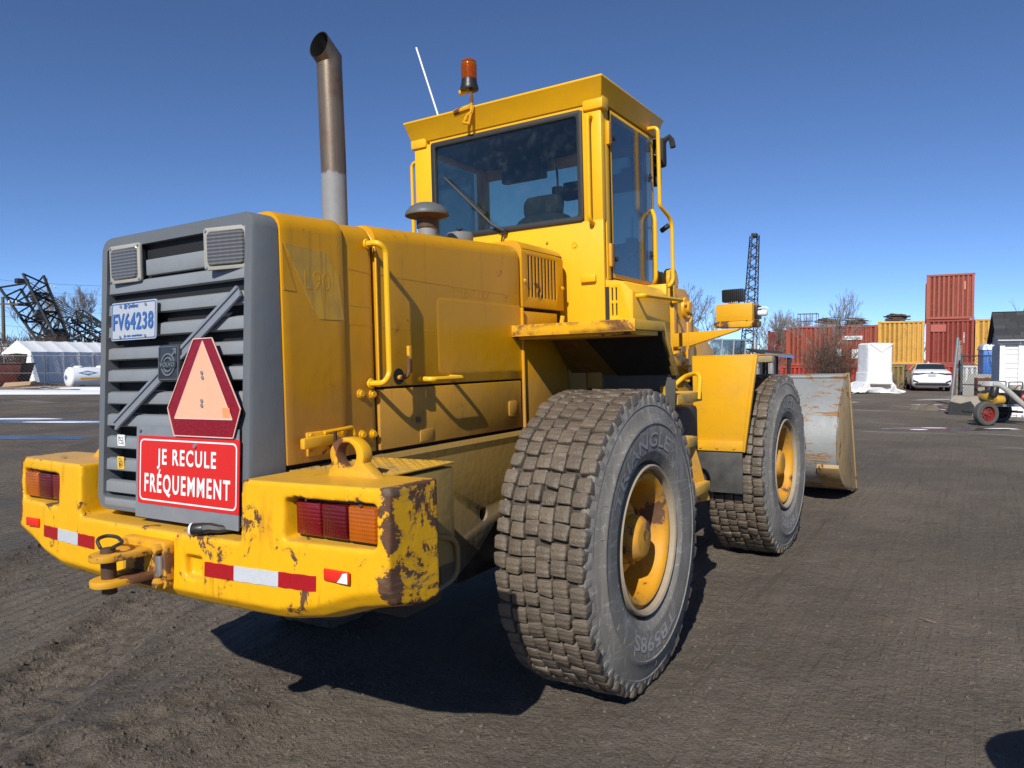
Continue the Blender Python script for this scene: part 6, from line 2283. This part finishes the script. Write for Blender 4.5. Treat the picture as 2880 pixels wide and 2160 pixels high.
for s in (-1, 1):
    MB().loft([[(s * .86, 1.0, 1.05), (s * .87, 2.2, 1.05), (s * .86, 3.2, 1.03)], [(s * .63, 1.35, 1.36), (s * .61, 2.2, 1.40), (s * .65, 2.85, 1.30)]], False, False).xform(lambda c: c + V((s * .012, 0, .004))).build('side_window', gl.m, car, smooth=0)
    tl = MB().prism([(s * .30, .955), (s * .84, .93), (s * .87, .865), (s * .62, .86), (s * .30, .925)], 'y', -.02, .30)
    tl.build('tail_light', plain('car_tail_red', (.14, .008, .010), .2, bump=0), car, bev=.008)
    mr_ = MB().loft([[(s * .90, 2.75, .98), (s * .92, 2.75, 1.08), (s * .93, 2.9, 1.08), (s * .93, 2.9, .98)], [(s * 1.08, 2.72, .99), (s * 1.08, 2.72, 1.10), (s * 1.06, 2.85, 1.10), (s * 1.06, 2.85, .99)]])
    mr_.build('wing_mirror', M['plastic'], car, bev=.015)
    MB().prism([(s * .58, .42), (s * .84, .50), (s * .84, .60), (s * .62, .50)], 'y', -.02, .12).build('bumper_vent', M['plastic'], car, bev=.008)
    for y in (.95, 3.65):
        wo = MB().lathe([(.0, s * .90), (.20, s * .90), (.21, s * .885), (.30, s * .90), (.325, s * .87), (.325, s * .70), (.2, s * .69)], (0, y, .325), 'y', 24)
        wo = MB()
        wo.lathe([(.21, .905), (.30, .905), (.327, .88), (.327, .70), (.2, .69)], (0, 0, 0), 'x', 24)
        wo.xform(lambda c: V((s * c.x, y + c.y, .327 + c.z)))
        w_ = wo.build('wheel', M['rubber'], car)
        mb = MB().lathe([(0, .89), (.19, .895), (.215, .90), (.215, .86)], (0, 0, 0), 'x', 20)
        mb.xform(lambda c: V((s * c.x, y + c.y, .327 + c.z)))
        mb.build('wheel_rim', M['steel'], w_)
MB().prism([(-.30, .945), (.30, .945), (.30, .93), (-.30, .93)], 'y', -.012, .05).build('light_bar', plain('car_tail_red', (.16, .01, .010), .2, bump=0), car)
MB().prism([(-.72, .30), (.72, .30), (.80, .40), (.62, .455), (-.62, .455), (-.80, .40)], 'y', -.022, .10).build('lower_bumper', M['plastic'], car, bev=.01)
MB().prism([(-.17, .77), (.17, .77), (.17, .88), (-.17, .88)], 'y', -.012, .02).build('number_plate', M['plate'], car, smooth=0)
MB().box(-.06, .06, -.004, .06, .965, .99).build('badge', M['chrome'], car)
MB().box(-.03, .03, 1.9, 2.05, 1.44, 1.50).build('roof_aerial', cw.m, car, bev=.01)

# ---------------------------------------------------------------- right side: posts, gate, block
pp = plain('grey_pipe', (.30, .31, .32), .45, .5, var=.3)
o = MB().cyl((0, 0, 0), (.22, .05, 2.34), .045, n=12).build('gate_post', pp, None)
tag(o, 'leaning grey galvanised pipe post at the yard gate', 'post')
place(o, 23.46, 13.96, -.01)
o2 = tag(empty('gate_post'), 'upright rusty pipe post with pale bands behind the leaning pipe', 'post')
place(o2, 26.0, 15.72)
MB().cyl((0, 0, 0), (0, 0, 2.3), .085, n=14).build('pipe', paint('rusty_post_paint', (.30, .25, .19), rust=.5, dirt=.4), o2)
for z in (1.25, 1.55, 1.8, 2.05):
    MB().cyl((0, 0, z), (0, 0, z + .09), .089, n=14).build('band', M['galv'], o2)
gt = chain_fence('rusty chain-link gate panel between the gate posts and the shed', [yard(25.6, 15.6), yard(24.0, 15.9)], 1.72, .12, .005)
bl = wrap([(0, 1.45, .75, .05), (.3, 1.42, .75, .05), (.52, 1.32, .66, .06), (.58, 1.05, .5, .06)], 9)
o = bl.build('concrete_block', paint('pale_concrete', (.36, .32, .26), rust=0, dirt=.4, rough=.9, bumpy=.8), None, smooth=40)
tag(o, 'rough pale concrete block painted black on its side behind the pump', 'block')
place(o, 21.5, 13.55, -.02, -.55)
MB().loft([[(-.70, -.03, .02), (-.10, -.04, .03), (-.05, -.04, .30), (-.15, -.04, .44), (-.4, -.04, .36), (-.68, -.03, .42)], [(-.70, .0, .02), (-.10, -.01, .03), (-.05, -.01, .30), (-.15, -.015, .44), (-.4, -.01, .36), (-.68, .0, .42)]]).build('black_paint', plain('tar_paint', (.02, .02, .022), .7, var=.4), o, smooth=0)
o = wrap([(0, .75, .5, .2), (.10, .6, .4, .25), (.18, .3, .2, .2)], 19).build('dirt_mound', plain('dry_dirt', (.17, .145, .115), .95, var=.3, bump=.8, bscale=20, bd=.02), None, smooth=40)
tag(o, 'small dirt mound at the foot of the leaning pipe post', 'dirt')
place(o, 23.6, 13.35, -.01)
o = MB().box(-.42, .30, 0, .06, 0, 1.0).xform(lambda c: V((c.x + c.z * .42, c.y + c.z * .25, c.z * 1.1))).build('leaning_sheet', plain('grey_fibre_sheet', (.30, .29, .27), .8, var=.2), None, bev=.01)
tag(o, 'grey fibre sheet leaning inside the gate', 'sheet')
place(o, 27.0, 16.75, 0, -.5)
pa = tag(empty('wooden_pallet'), 'reddish wooden pallet standing on edge inside the gate', 'pallet')
place(pa, 26.0, 16.75, .22, .2)
for z in (0, .22, .44, .66):
    MB().box(-.45, .45, -.02, .0, z, z + .10).build('slat', plain('red_brown_wood', (.16, .075, .05), .85, var=.3), pa, smooth=0)
for x in (-.45, 0, .40):
    MB().box(x, x + .07, 0, .10, -.02, .78).build('bearer', plain('red_brown_wood', (.12, .06, .045), .85, var=.3), pa, smooth=0)
# portable toilet
pt = tag(empty('portable_toilet'), 'blue portable toilet with pale roof behind the shed corner', 'portable toilet')
place(pt, 28.6, 18.85, 0, -.4)
pb = plain('blue_moulded_plastic', (.035, .15, .47), .4, var=.1)
MB().box(-.52, .58, 0, 1.1, .1, 2.0).build('cabin', pb, pt, bev=.03)
for k in range(4):
    MB().box(-.42 + k * .25, -.30 + k * .25, -.025, .0, .3, 1.75).build('wall_rib', pb, pt, bev=.008)
MB().loft([[(-.56, -.04, 2.0), (.62, -.04, 2.0), (.62, 1.14, 2.0), (-.56, 1.14, 2.0)], [(-.50, .05, 2.20), (.56, .05, 2.20), (.56, 1.05, 2.20), (-.50, 1.05, 2.20)], [(-.15, .35, 2.36), (.2, .35, 2.36), (.2, .8, 2.36), (-.15, .8, 2.36)]]).build('roof', plain('pale_blue_roof_plastic', (.55, .62, .68), .5), pt, bev=.02)

# ---------------------------------------------------------------- garden shed
sd = tag(empty('garden_shed'), 'grey and white clapboard shed with dark shingle roof behind the pump', 'shed')
sd.location = yard(21.2, 14.05)
sd.rotation_euler = (0, 0, YA - math.pi / 2 + R(-28))
sw = plain('white_siding', (.74, .75, .76), .55, var=.04, bump=.05)
sg2 = plain('grey_siding', (.42, .43, .44), .6, var=.06, bump=.05)
SL, SW_, SH = 3.2, 2.4, 2.10   # along local x, depth along y
MB().box(.03, SL, .03, SW_, 0, SH).build('inner_wall', sw, sd, smooth=0)
nb = 15
for k in range(nb):
    z = .06 + k * (SH - .10) / nb
    h = (SH - .10) / nb
    MB().prism([(-.004, z), (.030, z), (.030, z + h), (.018, z + h)], 'y', .0, SW_).xform(lambda c: V((c.x - .03, c.y, c.z))).build('siding_board', sg2, sd, smooth=0)
    MB().prism([(0.0, z), (.03, z), (.03, z + h), (.022, z + h)], 'x', .10, .42).build('siding_board', sw, sd, smooth=0)
nt = 7
for k in range(nt):
    z0 = SH + k * .85 / nt
    f0 = 1 - (z0 - SH) / .85
    MB().box(-.03, .02, SW_ / 2 - SW_ / 2 * f0, SW_ / 2 + SW_ / 2 * f0, z0, z0 + .85 / nt - .01).build('siding_board', sg2, sd, smooth=0)
for x0, x1 in ((-.045, .08), (.40, .50)):
    MB().box(x0, x1, -.035, .05, 0, SH).build('corner_trim', M['white'], sd, smooth=0)
MB().box(-.1, SL, -.10, -.03, SH - .02, SH + .10).build('fascia', M['white'], sd, smooth=0)
dr_ = MB().box(.56, 1.55, -.02, .03, .08, SH - .10).build('door', M['white'], sd, bev=.006)
MB().box(.50, .56, -.03, .03, .05, SH - .05).build('door_frame', M['white'], sd, smooth=0)
MB().box(1.43, 1.47, -.05, -.02, .95, 1.10).build('door_handle', M['plastic'], dr_)
for z in (.4, 1.1, 1.75):
    MB().cyl((.57, -.03, z - .05), (.57, -.03, z + .05), .012, n=6).build('door_hinge', M['steel'], dr_)
shm = [plain('shingle_a', (.045, .047, .05), .9, var=.3), plain('shingle_b', (.058, .06, .064), .9, var=.3), plain('shingle_c', (.036, .038, .041), .9, var=.3)]
rnd = random.Random(17)
for sgn_y in (0, 1):
    ncr = 9
    for k in range(ncr):
        x = -.16
        while x < SL + .1:
            w = rnd.choice((.30, .45, .60)) if sgn_y == 0 else 3.6
            x1 = min(x + w, SL + .16)
            t0, t1 = k / ncr, (k + 1) / ncr + .02

            def rp(t, o_):
                y = -.16 + (SW_ / 2 + .16) * t
                z = SH + .02 + .93 * t + o_
                return (y if sgn_y == 0 else SW_ - y, z)
            a0, a1 = rp(t0, .022), rp(t1, .004)
            b0, b1 = rp(t0, .006), rp(t1, -.006)
            MB().prism([a0, a1, b1, b0], 'x', x + .004, x1 - .004).build('shingle', shm[rnd.randrange(3)], sd, smooth=0)
            x = x1
MB().prism([(-.10, SH + .0), (SW_ / 2, SH + .95), (SW_ + .10, SH + .0), (SW_ / 2, SH + .88)], 'x', -.10, -.06).build('barge_board', plain('dark_trim', (.06, .062, .066), .7), sd, smooth=0)

# ---------------------------------------------------------------- trailer pump with hose
pm = tag(empty('trailer_pump'), 'yellow trash pump on a two-wheel cart with red rims and grey hose', 'pump')
place(pm, 18.35, 11.98, 0, R(8))


def small_wheel(x, y):
    t_ = MB().lathe([(.19, -.085), (.27, -.095), (.30, -.07), (.305, 0), (.30, .07), (.27, .095), (.19, .085)], (x, y, .30), 'y', 32)
    w_ = t_.build('wheel', plain('dusty_small_tyre', (.075, .073, .07), .8, var=.3), pm, smooth=40)
    rd = paint('red_rim_paint', (.20, .016, .014), rust=.35, dirt=.4)
    MB().lathe([(.195, -.080), (.185, -.088), (.175, -.07), (.165, -.03), (.07, -.02), (.05, -.05), (0, -.055)], (x, y, .30), 'y', 28).build('rim', rd if y < .3 else M['dark'], w_)
    for k in range(8):
        a = 2 * math.pi * k / 8
        MB().cyl((x + .125 * math.cos(a), y - .031, .30 + .125 * math.sin(a)), (x + .125 * math.cos(a), y - .026, .30 + .125 * math.sin(a)), .022, n=8).build('rim_hole', M['black'], w_)
    for k in range(4):
        a = 2 * math.pi * k / 4 + .3
        MB().cyl((x + .06 * math.cos(a), y - .06, .30 + .06 * math.sin(a)), (x + .06 * math.cos(a), y - .03, .30 + .06 * math.sin(a)), .012, n=6).build('wheel_nut', rd, w_)


small_wheel(-.24, -.05)
small_wheel(.82, .72)
MB().bar((-.05, .35, .50), (1.9, .30, .47), .07, .06).build('cart_beam', M['galv'], pm, smooth=0)
MB().bar((-.05, -.0, .50), (1.9, .05, .47), .07, .06).build('cart_beam', M['galv'], pm, smooth=0)
MB().bar((-.24, -.05, .30), (-.24, .75, .30), .05, .05).build('axle', M['dark'], pm)
MB().bar((.82, .0, .32), (.82, .72, .30), .05, .05).build('axle', M['dark'], pm)
MB().bar((-.24, .3, .3), (.40, .3, .48), .05, .05).build('axle_stay', M['dark'], pm)
ym = paint('yellow_pump_paint', (.55, .32, .04), rust=.25, dirt=.5)
MB().lathe([(0, -.20), (.15, -.20), (.17, -.15), (.17, .15), (.15, .2), (0, .2)], (.03, .15, .70), 'y', 24).build('pump_volute', ym, pm, bev=.0)
MB().cyl((-.08, -.12, .64), (.15, -.12, .64), .11, n=18).build('pump_inlet', ym, pm, bev=.01)
MB().cyl((-.10, -.1, .72), (-.05, -.1, .95), .095, n=16).build('suction_neck', M['plastic'], pm, bev=.01)
MB().loft([[(-.25, -.15, .98), (.15, -.15, .96), (.17, .15, .96), (-.25, .15, .98)], [(-.18, -.12, 1.10), (.08, -.12, 1.10), (.1, .12, 1.10), (-.18, .12, 1.10)]]).build('suction_cover', plain('pale_grey_cover', (.42, .42, .40), .7), pm, bev=.03)
MB().box(.32, .70, .02, .30, .52, .80).build('coupling', M['plastic'], pm, bev=.02)
MB().box(.72, 1.15, -.05, .38, .50, .86).build('engine', M['plastic'], pm, bev=.03)
MB().lathe([(0, -.11), (.10, -.11), (.14, -.08), (.145, -.05)], (.86, 0, .66), 'y', 24).build('recoil_cover', plain('red_engine_cover', (.36, .035, .035), .45), pm)
for k in range(3):
    ring_mb(.045 + .032 * k, .006, .11, .118, 24).xform(lambda c: V((.86 + c.x, -c.z, .66 + c.y))).build('recoil_ring', M['plastic'], pm)
MB().box(.70, 1.12, .0, .34, .86, 1.0).build('fuel_tank', plain('cream_tank', (.55, .47, .36), .5), pm, bev=.03)
for y in (-.1, .42):
    MB().tube(fillet([(.33, y, .5), (.33, y, 1.08), (.72, y, 1.08), (.72, y, .9)], .05), .014, 6).build('cage_bar', M['plastic'], pm)
hp_ = fillet([(-.12, -.12, 1.02), (-.02, -.20, 1.02), (.10, -.26, .92), (.5, -.28, .58), (.85, -.30, .30), (1.15, -.28, .12), (1.9, -.2, .09)], .15, 6)
hpts = []
for a, b in zip(hp_[:-1], hp_[1:]):
    n = max(1, int((b - a).length / .014))
    for i in range(n): hpts.append(a.lerp(b, i / n))
MB().tube(hpts, .07, 10, True, [.070 if i % 2 else .062 for i in range(len(hpts))]).build('suction_hose', plain('grey_ribbed_hose', (.36, .36, .33), .6), pm, smooth=0)

# unseen drum, added only to cast the shadow in the near right corner
dm = tag(empty('shadow_caster_drum'), 'unseen dark blue drum added to cast the corner shadow', 'drum')
dm.location = (-1.08, -3.20, ground_z(-1.08, -3.20))
dmm = paint('shadow_caster_paint', (.03, .06, .14), rust=.25, dirt=.3)
MB().lathe([(0, .0), (.29, .0), (.30, .02), (.285, .04), (.285, .28), (.298, .30), (.285, .32), (.285, .56), (.298, .58), (.285, .60), (.285, .84), (.30, .86), (.30, .88), (.285, .88), (.28, .865), (0, .865)], (0, 0, 0), 'z', 32).build('shadow_drum_body', dmm, dm, smooth=35)
MB().cyl((.17, 0, .865), (.17, 0, .885), .03, n=12).build('shadow_drum_bung', M['steel'], dm)
# dry twigs on the ground
for k, (x, y, L, a) in enumerate(((2.55, -3.55, .16, .2), (1.55, -2.35, .10, 1.2), (1.9, -3.0, .09, .4))):
    z = ground_z(x, y) + .006
    o = MB().tube([(-L / 2, 0, 0), (0, .012, .006), (L / 2, -.005, .002)], .005, 5, True, [.003, .005, .003]).build('twig', TW['tan'], None)
    o.location = (x, y, z)
    o.rotation_euler = (0, 0, a)
    tag(o, 'dry pale twig lying on the mud right of the loader', 'twig', 'twigs on the mud')
# spill guard welded on the bucket
gd = fpart(MB().box(5.62, 5.74, -.46, .46, 1.555, 1.632), 'spill_guard', paint('worn_guard_paint', (.33, .24, .12), rust=.3, dirt=.5), bk_, bev=.006)
for k in range(6):
    y = -.455 + .165 * k
    fpart(MB().box(5.64, 5.72, y, y + .05, 1.38, 1.56), 'guard_post', M['bucket'], bk_, bev=.004)
